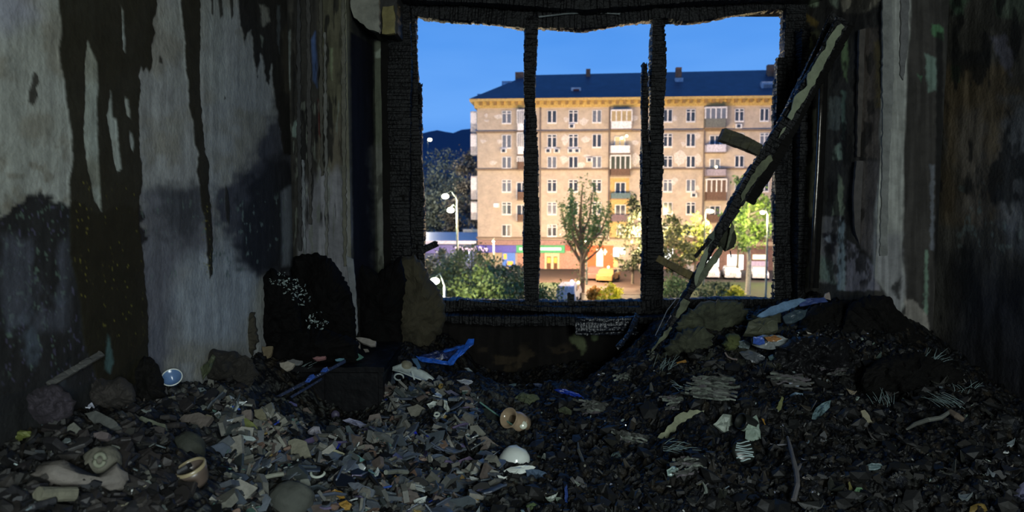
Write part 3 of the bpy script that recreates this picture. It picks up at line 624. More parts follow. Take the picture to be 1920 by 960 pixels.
L('corner', [(772,672),(782,672),(790,690),(784,692)], 0, '', '', .003, .02, seed=29, m=mat('blue_grey_plastic', (.05, .11, .2), .4), parent=bs, Yc=3.2)
L('blue_wrapper', [(1038,730),(1060,730),(1085,738),(1096,748),(1075,746),(1050,738)], (.012,.04,.34), 'deep blue crumpled wrapper right of the pale blue foil strip', 'wrapper', .003, .02, .35, seed=30, crumple=.012, var=.7)
L('foil_strip', [(980,724),(995,719),(1015,719),(1030,724),(1018,729),(985,727)], (.16,.22,.40), 'pale blue foil strip at the foot of the wall under the window', 'foil strip', .003, .02, .25, seed=31, crumple=.008)
L('teal_foil', [(950,722),(966,718),(980,722),(972,727),(955,728)], (.12,.18,.20), 'crumpled teal-grey foil left of the pale blue foil strip', 'foil', .003, .02, .3, seed=32, crumple=.01)
L('paper_scrap', [(856,713),(870,711),(884,713),(904,724),(895,731),(878,729)], (.30,.32,.36), 'pale grey torn paper scrap at the top right of the fragment mound', 'paper', .003, .02, seed=33, crumple=.01)
L('crumpled_tissue', [(864,692),(878,690),(886,696),(880,702),(868,700)], (.28,.33,.36), 'small crumpled white tissue behind the torn paper scrap', 'tissue', .003, .02, seed=34, crumple=.012)
L('violet_slab', [(833,733),(845,731),(864,742),(860,746),(846,744)], (.09,.09,.15), 'flat violet-grey slab left of the torn paper scrap', 'slab', .012, .02, seed=35)
# white porcelain tray with ring
tr = empty('porcelain_dish', ground(775, 712)); tagit(tr, 'long white porcelain dish with a ring handle on top of the mound', 'dish')
POR = mat('sooty_porcelain', (.36, .41, .40), .22, var=.3, vscale=20, bump=.1)
def strip3(pts, w, th, up=Vector((0, -.5, .86)), cup=.0):
    V = []; F = []; pts = [Vector(p) for p in pts]; m = len(pts)
    for i, p in enumerate(pts):
        d = (pts[min(i+1, m-1)]-pts[max(i-1, 0)]).normalized(); s = d.cross(up).normalized(); ww = w[i] if hasattr(w, '__len__') else w
        for k in range(7):
            t = -1+k/3; V.append(p+s*t*ww/2+up*(cup*t*t))
    n = len(V); V += [v-up*th for v in V]
    for i in range(m-1):
        for k in range(6):
            a = i*7+k; F += [(a, a+7, a+8, a+1), (n+a, n+a+1, n+a+8, n+a+7)]
        F += [(i*7, n+i*7, n+i*7+7, i*7+7), (i*7+6, i*7+13, n+i*7+13, n+i*7+6)]
    F += [tuple(range(0, 7))+tuple(range(n+6, n-1, -1)), tuple((m-1)*7+k for k in range(6, -1, -1))+tuple(n+(m-1)*7+k for k in range(7))]
    return V, F
Yt = ground(775, 708).y-.06
V, F = strip3([PY(736,694,Yt), PY(752,692,Yt), PY(775,700,Yt), PY(795,708,Yt), PY(808,718,Yt), PY(815,730,Yt)], [.02,.055,.062,.056,.05,.03], .006, cup=.012); put('tray', V, F, POR, tr, smooth=True)
rc = PY(748, 707, Yt-.02)
put('ring_handle', *tube([rc+Vector((math.cos(a)*.021, -.01*math.sin(a), math.sin(a)*.018)) for a in np.linspace(-.4, 5.0, 18)], .0042, 8), POR, tr, smooth=True)
V, F = strip3([PY(772,696,Yt-.03), PY(777,711,Yt-.03)], .008, .004); put('rib', V, F, POR, tr)
blob('clay_ball', PY(762, 686, Yt+.03), (.030, .025, .026), mat('clay', (.17, .16, .11), .6, bump=.3), 'round beige clay lump behind the white porcelain dish', 'lump', 21, .08)
# broken white bowl
bw = empty('white_bowl', ground(970, 865)); tagit(bw, 'broken white ceramic bowl lying on the mound, brightest piece in the rubble', 'bowl')
WHT = mat('white_glaze', (.62, .66, .62), .18, var=.12, vscale=9, bump=.05)
c = ground(966, 872)
placed('bowl_wall', lathe([(.0005, .052), (.022, .050), (.040, .038), (.050, .020), (.054, -.004), (.056, -.022), (.052, -.022), (.050, -.004), (.046, .018), (.036, .034), (.02, .045)], 28, .78, .018, 4), (c.x-.002, c.y-.01, c.z+.018), (.35, -.25, 2.2), WHT, parent=bw)
L('rim_piece', [(944,884),(958,876),(974,874),(992,872),(1004,876),(996,883),(978,888),(952,890)], 0, '', '', .005, .03, seed=40, m=WHT, parent=bw, crumple=.012)
L('rim_piece', [(932,891),(945,894),(960,892),(958,896),(944,898),(934,896)], 0, '', '', .004, .02, seed=41, m=WHT, parent=bw)
L('white_chip', [(949,897),(956,896),(957,901),(950,901)], (.5,.54,.5), 'tiny white chip below the broken white bowl', 'chip', .003, .012, .2, seed=42)
L('blue_rag', [(985,880),(1010,880),(1032,892),(1036,908),(1010,912),(990,898)], (.05,.085,.14), 'limp blue-grey rag right of and below the white bowl', 'rag', .006, .012, .8, seed=43, crumple=.014)
# amber jar
jr = empty('amber_jar', ground(965, 800)); tagit(jr, 'peach-amber glass jar lying on its side above the white bowl', 'jar')
AMB = mat('peach_glass', (.42, .31, .20), .12, var=.25, vscale=14, trans=.25)
c = ground(968, 800); 
placed('jar_body', lathe([(r*1.3, z*1.25) for r, z in [(.001, -.045), (.024, -.045), (.030, -.040), (.032, -.01), (.030, .008), (.022, .018), (.018, .024), (.024, .034), (.033, .046), (.030, .047), (.020, .034), (.014, .024)]], 28), (c.x, c.y-.02, c.z+.030), (.55, -1.0, .25), AMB, parent=jr)
placed('base_disc', lathe([(.0005, .002), (.012, .002), (.016, 0), (.0165, -.003)], 20), (c.x+.028, c.y-.052, c.z+.024), (1.2, .35, 0), mat('pale_glass', (.5, .52, .42), .15), parent=jr)
L('dark_tray', [(905,765),(920,768),(965,808),(960,815),(925,795),(898,775)], (.018,.022,.02), 'dark oblong tray with a pale green edge beside the amber jar', 'tray', .012, .02, .3, seed=45)
stick('green_edge', [(900,768),(930,790),(962,812)], .0035, (.10,.22,.18), 'thin pale green glass edge along the dark tray', 'glass strip', 46, lift=.035)
L('green_rag', [(960,748),(975,738),(1000,738),(1012,748),(1005,762),(985,768),(968,762)], (.07,.085,.045), 'crumpled moss-green rag behind the amber jar', 'rag', .01, .015, .9, seed=47, crumple=.03, amp=2.5)
L('beige_slab', [(763,765),(782,758),(800,768),(806,790),(790,794),(772,786)], (.16,.155,.125), 'large square beige plaster slab in the upper mound', 'slab', .012, .025, seed=48)
L('beige_slab', [(540,826),(552,822),(575,828),(583,855),(566,864),(545,858)], (.17,.165,.12), 'large beige plaster slab left of the pale green sole-shaped shard', 'slab', .014, .025, seed=49)
L('sole_shard', [(616,842),(632,843),(648,852),(646,860),(630,858),(617,850)], (.30,.29,.19), 'pale cream sole-shaped shard in the mound', 'shard', .01, .03, seed=50)
L('crumpled_paper', [(576,808),(588,798),(598,800),(604,815),(614,826),(606,834),(590,826),(578,820)], (.34,.33,.38), 'crumpled whitish paper at the top middle of the mound', 'paper', .003, .03, seed=51, crumple=.022)
L('striped_wrapper', [(642,788),(655,784),(672,788),(688,797),(694,806),(680,808),(672,800),(655,794)], (.27,.28,.40), 'pale lilac wrapper with blue marks right of the crumpled paper', 'wrapper', .003, .03, seed=52, crumple=.012)
L('leaf_shard', [(648,800),(655,798),(664,812),(672,830),(664,832),(652,822)], (.11,.15,.17), 'grey-teal leaf-shaped shard below the lilac wrapper', 'shard', .005, .03, .3, seed=53)
L('blue_grey_slab', [(652,905),(672,904),(704,920),(696,934),(676,926),(660,916)], (.08,.095,.12), 'blue-grey stone slab near the orange scraps', 'slab', .012, .03, seed=54)
L('teal_shell', [(650,852),(668,851),(684,862),(676,866),(658,862)], (.12,.26,.25), 'glossy teal shell-shaped glass fragment in the mound', 'glass fragment', .004, .035, .1, seed=55)
L('cone_shard', [(563,900),(578,898),(584,915),(580,930),(568,936),(564,920)], (.17,.185,.165), 'pale grey triangular shard above the round stone', 'shard', .01, .03, seed=56)
L('mauve_slab', [(855,865),(880,855),(900,868),(892,878),(860,878)], (.10,.07,.13), 'mauve diamond-shaped slab left of the white bowl', 'slab', .01, .03, seed=57)
L('blue_slab', [(802,855),(820,850),(842,858),(838,867),(812,868)], (.06,.085,.13), 'flat blue-grey slab left of the mauve diamond slab', 'slab', .01, .03, seed=58)
L('brown_slab', [(895,822),(912,817),(930,832),(948,842),(925,846),(905,838)], (.13,.11,.095), 'brown-grey plaster slab up and left of the white bowl', 'slab', .012, .03, seed=59)
L('blue_bead_shard', [(772,810),(779,808),(793,826),(790,831),(778,824)], (.02,.03,.42), 'vivid cobalt blue oval shard in the middle of the mound', 'shard', .006, .035, .12, seed=60)
L('white_curl', [(800,758),(812,752),(822,754),(824,768),(816,776),(806,768)], (.45,.50,.46), 'curled white plastic scrap in the upper mound beside the beige slab', 'scrap', .003, .035, .3, seed=61, crumple=.015)
L('white_curl', [(832,750),(838,752),(842,766),(846,770),(838,774),(832,764)], (.40,.44,.40), 'narrow curled white scrap right of the wider curl', 'scrap', .003, .035, .3, seed=62, crumple=.01)
c = ground(820, 788); placed('ring_washer', tube([(math.cos(a)*.010, math.sin(a)*.008, 0) for a in np.linspace(0, 6.2, 16)], .0045, 8), c+Vector((0, -.02, .03)), (.8, 0, 0), mat('ring_white', (.4, .44, .38), .4), 'small white ring-shaped washer in the upper mound', 'washer')
L('white_scrap', [(775,938),(785,934),(800,930),(798,944),(790,956),(780,950)], (.45,.48,.46), 'white folded plastic scrap at the bottom of the mound', 'scrap', .003, .03, .3, seed=64, crumple=.014)
L('white_square', [(860,932),(872,930),(879,940),(868,946),(861,942)], (.38,.42,.46), 'small square white chip at the bottom right of the mound', 'chip', .005, .02, .3, seed=65)
L('orange_peel', [(612,926),(628,918),(645,924),(648,938),(636,944),(620,936)], (.30,.17,.025), 'orange-yellow crumpled scrap at the bottom of the mound', 'scrap', .006, .025, .5, seed=66, crumple=.018)
L('orange_peel', [(634,944),(650,938),(660,946),(655,956),(640,957)], (.32,.19,.04), 'second orange-yellow scrap just below the first', 'scrap', .006, .025, .5, seed=67, crumple=.014)
L('orange_leaf', [(738,895),(742,890),(746,894),(742,905),(734,912),(732,906)], (.30,.18,.06), 'small orange leaf-shaped shard at the bottom of the mound', 'shard', .004, .03, seed=68)
c = ground(545, 950); blob('round_stone', c+Vector((0, .0, .02)), (.062, .05, .05), mat('round_stone', (.065, .07, .06), .85, bump=.6, bscale=30), 'big rounded grey-green stone at the bottom edge of the frame', 'stone', 31, .1)
stick('pale_rod', [(725,901),(745,899),(765,900)], .0075, (.17,.18,.15), 'pale short rod at the bottom of the mound under the orange leaf shard', 'rod', 70, lift=.03)
stick('pale_rod', [(497,912),(515,908),(535,905)], .0065, (.24,.25,.2), 'pale short rod left of the triangular grey shard', 'rod', 71, lift=.03)
stick('white_needle', [(452,866),(464,862),(476,857)], .002, (.55,.6,.6), 'thin white needle-like sliver at the left of the mound', 'sliver', 72, lift=.03)
stick('white_needle', [(415,850),(432,847),(444,840)], .002, (.45,.5,.5), 'thin white sliver up and left of the needle', 'sliver', 73, lift=.03)
c = ground(600, 900); placed('ring_fragment', tube([(math.cos(a)*.02, math.sin(a)*.016, 0) for a in np.linspace(3.0, 6.6, 12)], .004, 8), c+Vector((0, -.02, .03)), (.5, 0, 0), MATS['ring_white'], 'curved half-ring of pale ceramic at the lower middle of the mound', 'ring')
L('ribbed_strip', [(436,818),(450,814),(476,819),(480,824),(474,827),(438,824)], (.34,.40,.40), 'white ribbed slat lying at the left of the mound', 'slat', .006, .03, .3, seed=75)
L('lime_stone', [(446,785),(458,782),(474,792),(484,804),(476,810),(460,806),(448,795)], (.14,.16,.05), 'yellow-green painted stone at the top left of the mound', 'stone', .02, .03, seed=76)
L('square_fragment', [(448,774),(462,768),(471,768),(471,788),(455,786)], (.15,.125,.11), 'pinkish-grey square fragment behind the yellow-green stone', 'fragment', .015, .03, seed=77)
L('square_fragment', [(476,768),(492,766),(500,784),(490,790),(478,780)], (.15,.14,.09), 'olive-grey fragment right of the pinkish-grey one', 'fragment', .015, .03, seed=78)
L('dark_fragment', [(566,766),(576,764),(588,778),(580,782),(566,776)], (.13,.105,.09), 'brown wedge fragment at the rear edge of the mound', 'fragment', .015, .02, seed=79)
c = ground(630, 785); blob('violet_pebble', c+Vector((0, -.01, .02)), (.019, .016, .02), mat('violet_pebble', (.08, .07, .12), .5), 'round violet pebble at the rear edge of the mound', 'pebble', 33, .08, sub=3)
L('silver_sliver', [(503,777),(510,778),(524,788),(522,791),(508,784)], (.40,.45,.48), 'bright silver sliver behind the mound of fragments', 'sliver', .003, .03, .2, seed=80)
# left foreground
m = mat('bone_plaster', (.15, .135, .12), .75, bump=.6, bscale=40, vscale=12)
c = ground(118, 905)
bn = empty('plaster_bone', c); tagit(bn, 'long bone-shaped lump of pinkish-grey plaster in the left foreground', 'plaster lump')
Vb = []; pts = [ground(x, y)+Vector((0, -.01, .022)) for x, y in ((84,898),(110,905),(150,914),(190,918),(215,914),(240,918))]
V, F = tube(pts, [.022, .024, .017, .016, .030, .016], 12); V = [Vector(v)*1+Vector((h1(i)-.5, h1(i, 2)-.5, h1(i, 3)-.5))*.014 for i, v in enumerate(V)]; put('shaft', V, F, m, bn, smooth=True)
stick('plaster_cylinder', [(80,950),(110,950),(148,950)], .014, (.17,.165,.12), 'pale cylindrical plaster piece below the bone-shaped lump', 'cylinder', 82, 12, lift=.03)
c = ground(190, 870)
hl = empty('hollow_lump', c); tagit(hl, 'grey-green plaster lump with a round hole above the bone-shaped lump', 'plaster lump')
lm = mat('lump_plaster', (.115, .11, .085), .8, bump=.7, bscale=40)
blob('body', c+Vector((0, 0, .0)), (.042, .035, .040), lm, seed=36, amp=.16, parent=hl)
placed('rim', tube([(math.cos(a)*.011, math.sin(a)*.013, 0) for a in np.linspace(0, 6.1, 16)], .005, 8), c+Vector((.017, -.033, .022)), (1.25, 0, .1), mat('lump_rim', (.17, .18, .13), .7), parent=hl)
wb_ = [(88,722),(100,716),(180,662),(189,665),(185,672),(110,722),(92,727)]
bar3('wood_plank', [PY(90,722,1.62), PY(186,666,1.78)], .020, .012, mat('grey_plank', (.075, .075, .07), .7, bump=.5, stretch=(1, 1, 6)), 'grey weathered plank leaning at the left wall above the rubble', 'plank', 5, .001)
bar3('dark_batten', [PY(-30,755,1.5), PY(60,700,1.62)], .016, .014, CHAR, 'black charred batten at the far left against the wall', 'batten', 6, .002)
stick('grey_stick', [(2,782),(20,787),(40,793)], .0065, (.09,.08,.075), 'short grey stick at the left edge of the rubble', 'stick', 84)
L('white_crumple', [(143,774),(150,762),(160,764),(172,755),(178,764),(166,776),(154,778)], (.36,.38,.46), 'crumpled white-lilac plastic by the left wall rubble', 'plastic scrap', .003, .02, .4, seed=85, crumple=.015)
L('long_slab', [(158,775),(180,770),(215,788),(222,798),(200,806),(180,798)], (.075,.08,.075), 'long dark grey slab right of the crumpled white plastic', 'slab', .018, .025, seed=86)
L('teal_feather', [(68,804),(80,793),(100,782),(109,773),(105,788),(90,800),(72,806)], (.10,.15,.16), 'thin teal-grey curved shard at the left foreground', 'shard', .005, .02, .4, seed=87)
L('lime_curl', [(22,812),(38,808),(56,808),(58,818),(40,820),(34,834),(24,832)], (.12,.14,.035), 'yellow-green curled scrap at the far left', 'scrap', .008, .02, .6, seed=88, crumple=.014)
L('grey_fragment', [(126,800),(138,792),(150,802),(148,818),(134,830),(126,820)], (.13,.135,.115), 'grey-green fragment left of the long dark slab', 'fragment', .015, .025, seed=89)
L('mauve_stone', [(173,812),(190,808),(204,812),(202,822),(188,824),(176,820)], (.11,.09,.09), 'flat mauve-grey oval stone below the long dark slab', 'stone', .014, .02, seed=90)
L('tan_stone', [(137,708),(160,700),(178,706),(176,722),(158,732),(142,724)], (.07,.055,.045), 'brown half-round stone under the weathered plank', 'stone', .02, .02, seed=91, Yc=1.86)
L('buff_shard', [(164,692),(176,685),(184,688),(184,700),(172,698)], (.17,.155,.10), 'buff triangular shard under the top end of the plank', 'shard', .01, .02, seed=92, Yc=1.9)
L('large_slab', [(330,790),(345,778),(372,774),(398,782),(385,800),(365,812),(345,810)], (.10,.085,.075), 'large brown-grey slab at the left edge of the mound', 'slab', .018, .025, seed=93)
L('pale_strip', [(256,784),(266,780),(290,790),(310,795),(312,806),(296,806),(278,796)], (.14,.155,.115), 'grey-green strip of plaster left of the large brown slab', 'plaster strip', .01, .02, seed=94)
L('oval_pebble', [(378,782),(388,777),(398,780),(396,787),(382,788)], (.19,.17,.12), 'small tan oval pebble behind the large brown slab', 'pebble', .012, .03, seed=95)
L('lime_chip', [(241,744),(247,740),(252,748),(250,758),(242,756)], (.14,.17,.03), 'small yellow-green chip below the dark mound by the wall', 'chip', .008, .02, seed=96)
L('white_chip', [(370,632),(434,632),(434,633),(370,633)], (.1,.1,.1), 'x', 'chip', .001, .0, seed=97) if False else None
c = ground(372, 905)
cu = empty('broken_cup', c); tagit(cu, 'broken brown cup with a cream rim in the lower left rubble', 'cup')
placed('cup_body', lathe([(.0005, 0), (.022, 0), (.03, .012), (.033, .03), (.036, .05), (.033, .05), (.029, .03), (.02, .006)], 26, 1, .003), c+Vector((0, 0, -.004)), (.25, -.25, 0), mat('brown_glaze', (.10, .075, .06), .35), parent=cu)
placed('cream_rim', lathe([(.0365, .046), (.037, .053), (.033, .055), (.032, .048)], 26), c+Vector((0, 0, -.004)), (.25, -.25, 0), mat('cream_glaze', (.3, .25, .15), .3), parent=cu)
c = ground(352, 845); blob('charred_ball', c, (.045, .04, .05), mat('ball_soot', (.028, .032, .024), .8, bump=.5), 'dark rounded olive lump left of the fragment mound', 'lump', 38, .1)
c = PY(325, 716, 2.15)
bb = empty('blue_bowl', c); tagit(bb, 'small blue bowl with a white rim lying tilted against the left wall', 'bowl')
placed('bowl_body', lathe([(.0005, 0), (.012, .001), (.024, .012), (.031, .028), (.0295, .028), (.022, .013), (.0005, .003)], 28), c, (.75, .25, 0), mat('blue_glaze', (.10, .18, .34), .2), parent=bb)
placed('rim', lathe([(.0305, .026), (.0325, .0285), (.030, .031), (.0285, .028)], 28), c, (.75, .25, 0), WHT, parent=bb)
mass('dark_mound', [(222,745),(228,712),(240,690),(252,676),(270,668),(286,672),(298,688),(306,712),(312,745),(270,760)], 2.05, .07, CHARD, 'black rounded mound of soot at the foot of the tar run', 'mound', 40, amp=.015)
mass('dark_mound', [(136,770),(132,728),(150,708),(178,704),(205,712),(232,706),(250,720),(256,752),(220,770),(170,780)], 1.86, .06, mat('brown_soot', (.028, .024, .021), .9, bump=.6), 'brown-grey mound left of the black soot mound', 'mound', 41, amp=.02)
mass('sooty_bundle', [(18,800),(22,765),(36,742),(58,730),(84,722),(108,722),(128,738),(142,752),(138,778),(112,792),(80,800),(48,806)], 1.60, .05, mat('violet_soot', (.034, .028, .037), .9, bump=.6), 'sooty violet-brown bundle at the far left below the plank', 'bundle', 42, amp=.02)
mass('soot_drift', [(330,730),(342,672),(362,656),(384,650),(404,655),(440,660),(470,670),(486,700),(470,724),(430,728),(380,736)], 2.55, .07, mat('olive_soot', (.016, .014, .011), .9, bump=.8), 'low drift of black-brown soot between the left wall and the armchair', 'soot drift', 43, amp=.03)
L('glazed_scrap', [(434,650),(445,642),(455,632),(470,634),(468,646),(452,656),(440,660)], (.07,.075,.11), 'violet-grey glossy scrap left below the burnt armchair', 'scrap', .006, .02, .3, seed=98, crumple=.02)
L('olive_wedge', [(376,690),(392,676),(400,664),(404,668),(396,690),(380,712)], (.05,.06,.03), 'dark olive wedge of cloth against the left wall', 'cloth', .006, .02, seed=99, crumple=.02, Yc=2.45)
L('yellow_strip', [(403,612),(409,612),(412,630),(419,652),(412,655),(404,640)], (.11,.10,.04), 'thin yellowish strip hanging from the cushion remnant', 'strip', .004, .01, seed=100, Yc=2.75, tiltup=.2)
L('yellow_chip', [(433,706),(443,703),(447,712),(440,719),(434,713)], (.24,.22,.12), 'small yellow-buff chip left of the charred cabinet', 'chip', .008, .015, seed=101)
# ---- right heap
IN = mat('mossy_wool', (.055, .060, .036), .95, bump=1, bscale=22, vscale=9, var=.6)
for i, (poly, Y, lb) in enumerate([([(1262,640),(1270,600),(1292,580),(1320,566),(1352,562),(1385,566),(1400,580),(1398,612),(1372,632),(1330,640)], 3.58, 'matted olive-grey insulation wool mound left on the right heap'), ([(1240,668),(1252,640),(1280,618),(1320,612),(1340,630),(1330,655),(1290,664)], 3.38, 'lower clump of olive-grey insulation wool where the leaning pole ends'),
        ([(1398,612),(1408,590),(1430,582),(1460,588),(1468,604),(1440,618)], 3.46, 'greenish clump of insulation wool under the blue plank'), ([(1352,664),(1356,640),(1366,626),(1384,628),(1390,645),(1378,668)], 3.3, 'small yellow-green clump of wool on the right heap')]):
    mass('wool_clump', poly, Y, .08, IN if i != 3 else mat('lime_wool', (.085, .10, .03), .95, bump=1, bscale=25), lb, 'insulation wool', 50+i, amp=.03, ragn=5)
for i, (poly, Y) in enumerate([([(1490,640),(1500,590),(1540,568),(1600,562),(1640,575),(1650,620),(1600,650)], 3.50), ([(1570,640),(1590,572),(1630,552),(1668,556),(1690,590),(1722,622),(1748,640),(1740,680),(1640,690)], 3.36), ([(1440,700),(1455,650),(1490,632),(1540,630),(1590,640),(1600,690),(1540,716)], 3.12), ([(1600,740),(1620,690),(1660,668),(1720,660),(1780,680),(1820,712),(1810,750),(1700,760)], 2.95)]):
    mass('charred_bundle', poly, Y, .10, CHARD if i != 2 else mat('soot_satin', (.007, .007, .008), .5, bump=1, bscale=25, spec=.3), ['flat black charred bundle below the heating pipe', 'black charred bundle at the foot of the pale plaster column', 'black charred bundle behind the bead ring', 'black charred bundle towards the right wall'][i], 'bundle', 60+i, amp=.035)
L('blue_plank', [(1420,592),(1440,578),(1470,566),(1500,559),(1512,562),(1490,576),(1450,590),(1428,595)], (.16,.27,.42), 'pale blue plank-shaped strip lying on top of the right heap', 'plank', .008, .02, .3, seed=110, Yc=3.4)
L('blue_cloth', [(1496,566),(1520,558),(1545,558),(1552,566),(1520,570),(1500,574)], (.04,.07,.22), 'crumpled dark blue cloth right of the pale blue plank', 'cloth', .005, .02, .6, seed=111, crumple=.014, Yc=3.45)
L('tiny_cone', [(1545,560),(1549,549),(1554,548),(1558,562)], (.22,.18,.16), 'small pinkish-beige cone standing below the heating pipe', 'cone', .012, .01, seed=112, Yc=3.45, tiltup=.2)
L('slate_sheet', [(1468,594),(1490,582),(1514,580),(1510,594),(1490,606),(1472,606)], (.045,.07,.085), 'dull blue-green sheet under the pale blue plank', 'sheet', .006, .01, .4, seed=113, crumple=.01, Yc=3.4)
L('book', [(1396,625),(1404,604),(1424,596),(1458,596),(1459,618),(1424,628)], (.075,.08,.05), 'warped olive-grey book on the right heap below the blue plank', 'book', .03, .01, .7, seed=114, crumple=.012, Yc=3.3)
pb = empty('printed_bag', PY(1440, 645, 3.2)); tagit(pb, 'crumpled shiny bag with blue and orange print on the right heap', 'bag')
L('foil_body', [(1408,634),(1430,628),(1460,628),(1480,636),(1474,650),(1450,656),(1425,652),(1410,646)], (.22,.24,.24), '', '', .004, .02, .2, seed=115, crumple=.022, parent=pb, Yc=3.15)
L('blue_print', [(1412,632),(1430,630),(1434,644),(1424,648),(1412,644)], (.05,.11,.42), '', '', .003, .045, .25, seed=116, crumple=.01, parent=pb, Yc=3.12)
L('orange_print', [(1434,632),(1452,629),(1466,634),(1456,640),(1440,640)], (.30,.14,.05), '', '', .003, .045, .25, seed=117, crumple=.008, parent=pb, Yc=3.12)
L('tissue_ball', [(1468,648),(1478,643),(1487,650),(1486,660),(1476,664),(1469,658)], (.24,.32,.42), 'small pale blue crumpled tissue right below the printed bag', 'tissue', .004, .03, .5, seed=118, crumple=.02)
L('lilac_scrap', [(1380,640),(1395,638),(1408,644),(1404,654),(1386,652)], (.16,.2,.2), 'pale greenish crumpled wrapper left of the printed bag', 'wrapper', .003, .03, .3, seed=119, crumple=.016)
L('crumpled_wrapper', [(1386,660),(1404,656),(1424,664),(1444,676),(1432,686),(1404,678)], (.09,.10,.11), 'dull violet-grey crumpled wrapper below the printed bag', 'wrapper', .003, .03, .3, seed=120, crumple=.02)
L('crumpled_wrapper', [(1440,668),(1456,662),(1466,672),(1456,684),(1444,680)], (.08,.13,.14), 'teal crumpled wrapper below the tissue', 'wrapper', .003, .03, .3, seed=121, crumple=.02)
stick('pink_hook', [(1358,672),(1363,680),(1372,684),(1380,685)], .004, (.24,.19,.17), 'pinkish hook-shaped piece of plastic on the right heap', 'hook', 122, lift=.03)
c = ground(1510, 640)
for k in range(13):
    a = -.2+k*.29+2.9; o = None
    q = c+Vector((math.cos(a)*.048, -.02, .03+math.sin(a)*.04))
    if k == 0: br = empty('bead_bracelet', c); tagit(br, 'open ring of small white beads hanging on the black heap', 'bracelet')
    Vb, Fb = chunk(random.Random(k), .0045, 1, 1); placed('bead', (Vb, Fb), q, (0, 0, 0), mat('bead', (.3, .36, .36), .3), parent=br)
# burnt magazines: fans of thin leaves
PAGE = [mat('page_grey', (.10, .115, .095), .6, var=.6, vscale=30), mat('page_dark', (.03, .032, .028), .6, var=.6, vscale=30), mat('page_mauve', (.06, .05, .058), .6, var=.6)]
def magazine(px, py, rz, label, L=.15, W=.09, n=14, seed=1, bright=1, lean=.5):
    c = ground(px, py); e = empty('burnt_magazine', c); tagit(e, label, 'magazine'); rg = random.Random(seed)
    R = Euler((lean, 0, rz)).to_matrix()
    for k in range(int(n*1.8)):
        V = []; nu = 8; l = L*rg.uniform(.5, 1); off = rg.uniform(-.03, .03); cv = rg.uniform(.005, .02); f = k/(n*1.8); wd = rg.uniform(.003, .009); y0 = (f-.5)*W; sk = rg.uniform(-.15, .15)
        for i in range(nu+1):
            u = i/nu
            for s_ in (0, .5, 1): V.append(c+R @ Vector(((u-.5)*l+off, y0+s_*wd+(u-.5)*sk*.1+.004*math.sin(u*7+k), .012+.022*math.sin(f*3.1)+cv*math.sin(u*2.6+k*.2)*u+.003*math.sin(u*15+k*2)+s_*.004)))
        F = [(i*3+j, i*3+j+3, i*3+j+4, i*3+j+1) for i in range(nu) for j in (0, 1)]; m0 = len(V)
        V += [v-Vector((0, -.0004, .0012)) for v in V]; F += [tuple(q+m0 for q in f_[::-1]) for f_ in F]
        put('page', V, F, PAGE[0] if rg.random() < .42*bright else (PAGE[2] if rg.random() < .25 else PAGE[1]), e)
magazine(1335, 735, -.45, 'burnt magazine with splayed grey pages in the centre of the right heap', .20, .12, 18, 1, 1.3)
magazine(1218, 672, .9, 'small burnt booklet with glinting pages beside the leaning pole foot', .10, .05, 9, 2, 1.3, .9)
magazine(1165, 715, .6, 'burnt booklet with pale page edges below the wall under the window', .10, .05, 8, 3, 1.0)
magazine(1270, 760, .2, 'dark burnt magazine left of the splayed grey one', .15, .08, 12, 4, .4)
magazine(1110, 770, -.2, 'dark burnt magazine below the deep blue wrapper', .13, .08, 10, 5, .4)
magazine(1480, 720, -.3, 'dark burnt magazine right of the splayed grey one', .15, .08, 12, 6, .4)
magazine(1290, 880, .3, 'dark burnt magazine in the lower right foreground', .13, .07, 10, 7, .5)
magazine(1560, 700, .3, 'dark burnt magazine behind the pale stick on the right', .14, .07, 10, 8, .4)
magazine(1180, 830, -.5, 'dark burnt magazine below the birch-like strip', .13, .07, 10, 9, .4)
L('orange_spine', [(1266,680),(1286,674),(1288,679),(1270,686)], (.28,.14,.03), 'narrow orange strip right of the small glinting booklet', 'strip', .006, .035, .5, seed=130)
L('bark_strip', [(1226,838),(1232,822),(1254,800),(1270,778),(1300,768),(1322,770),(1318,780),(1290,786),(1274,796),(1250,826),(1232,842)], (.23,.245,.155), 'long bent pale cream bark-like strip on the right heap', 'strip', .006, .03, .8, seed=131, amp=2.5)
L('white_cone', [(1338,796),(1356,776),(1372,778),(1374,806),(1372,826),(1360,812)], (.30,.34,.29), 'white cone-shaped paper cup left of the dark tin', 'paper cup', .01, .04, .5, seed=132, crumple=.012)
c = ground(1402, 806)
tn = empty('tin_can', c); tagit(tn, 'dark tin can with a torn pale green label lying on the right heap', 'tin can')
CANM = mat('tin', (.02, .022, .02), .3, metal=.3)
placed('can_body', lathe([(.001, -.033), (.030, -.033), (.031, -.031), (.030, 0), (.031, .031), (.030, .033), (.027, .033), (.027, .02), (.001, .02)], 30), c+Vector((-.01, -.02, .03)), (0, -1.15, .35), CANM, parent=tn)
R = Euler((0, -1.15, .35)).to_matrix(); Vl = []
for i in range(13):
    a = 2.2+i*.14
    for z in (-.026, -.004+.004*math.sin(i*2.), .022+.005*h1(i)): Vl.append(c+Vector((-.01, -.02, .03))+R @ Vector((.0318*math.cos(a+.9), .0318*math.sin(a+.9), z)))
put('label', Vl, [(i*3+j, i*3+3+j, i*3+4+j, i*3+1+j) for i in range(12) for j in (0, 1)], mat('can_label', (.26, .33, .26), .5, var=.6, vscale=40), tn)
L('can_lid', [(1396,822),(1402,786),(1418,778),(1424,790),(1426,822),(1412,828)], (.22,.28,.23), 'pale green torn paper beside the tin can', 'paper', .003, .055, .5, seed=133, amp=1.5, crumple=.006)
c = ground(1392, 860)
sd_ = empty('ribbed_disc', c); tagit(sd_, 'round ribbed melted disc with white streaks on the lower right heap', 'disc')
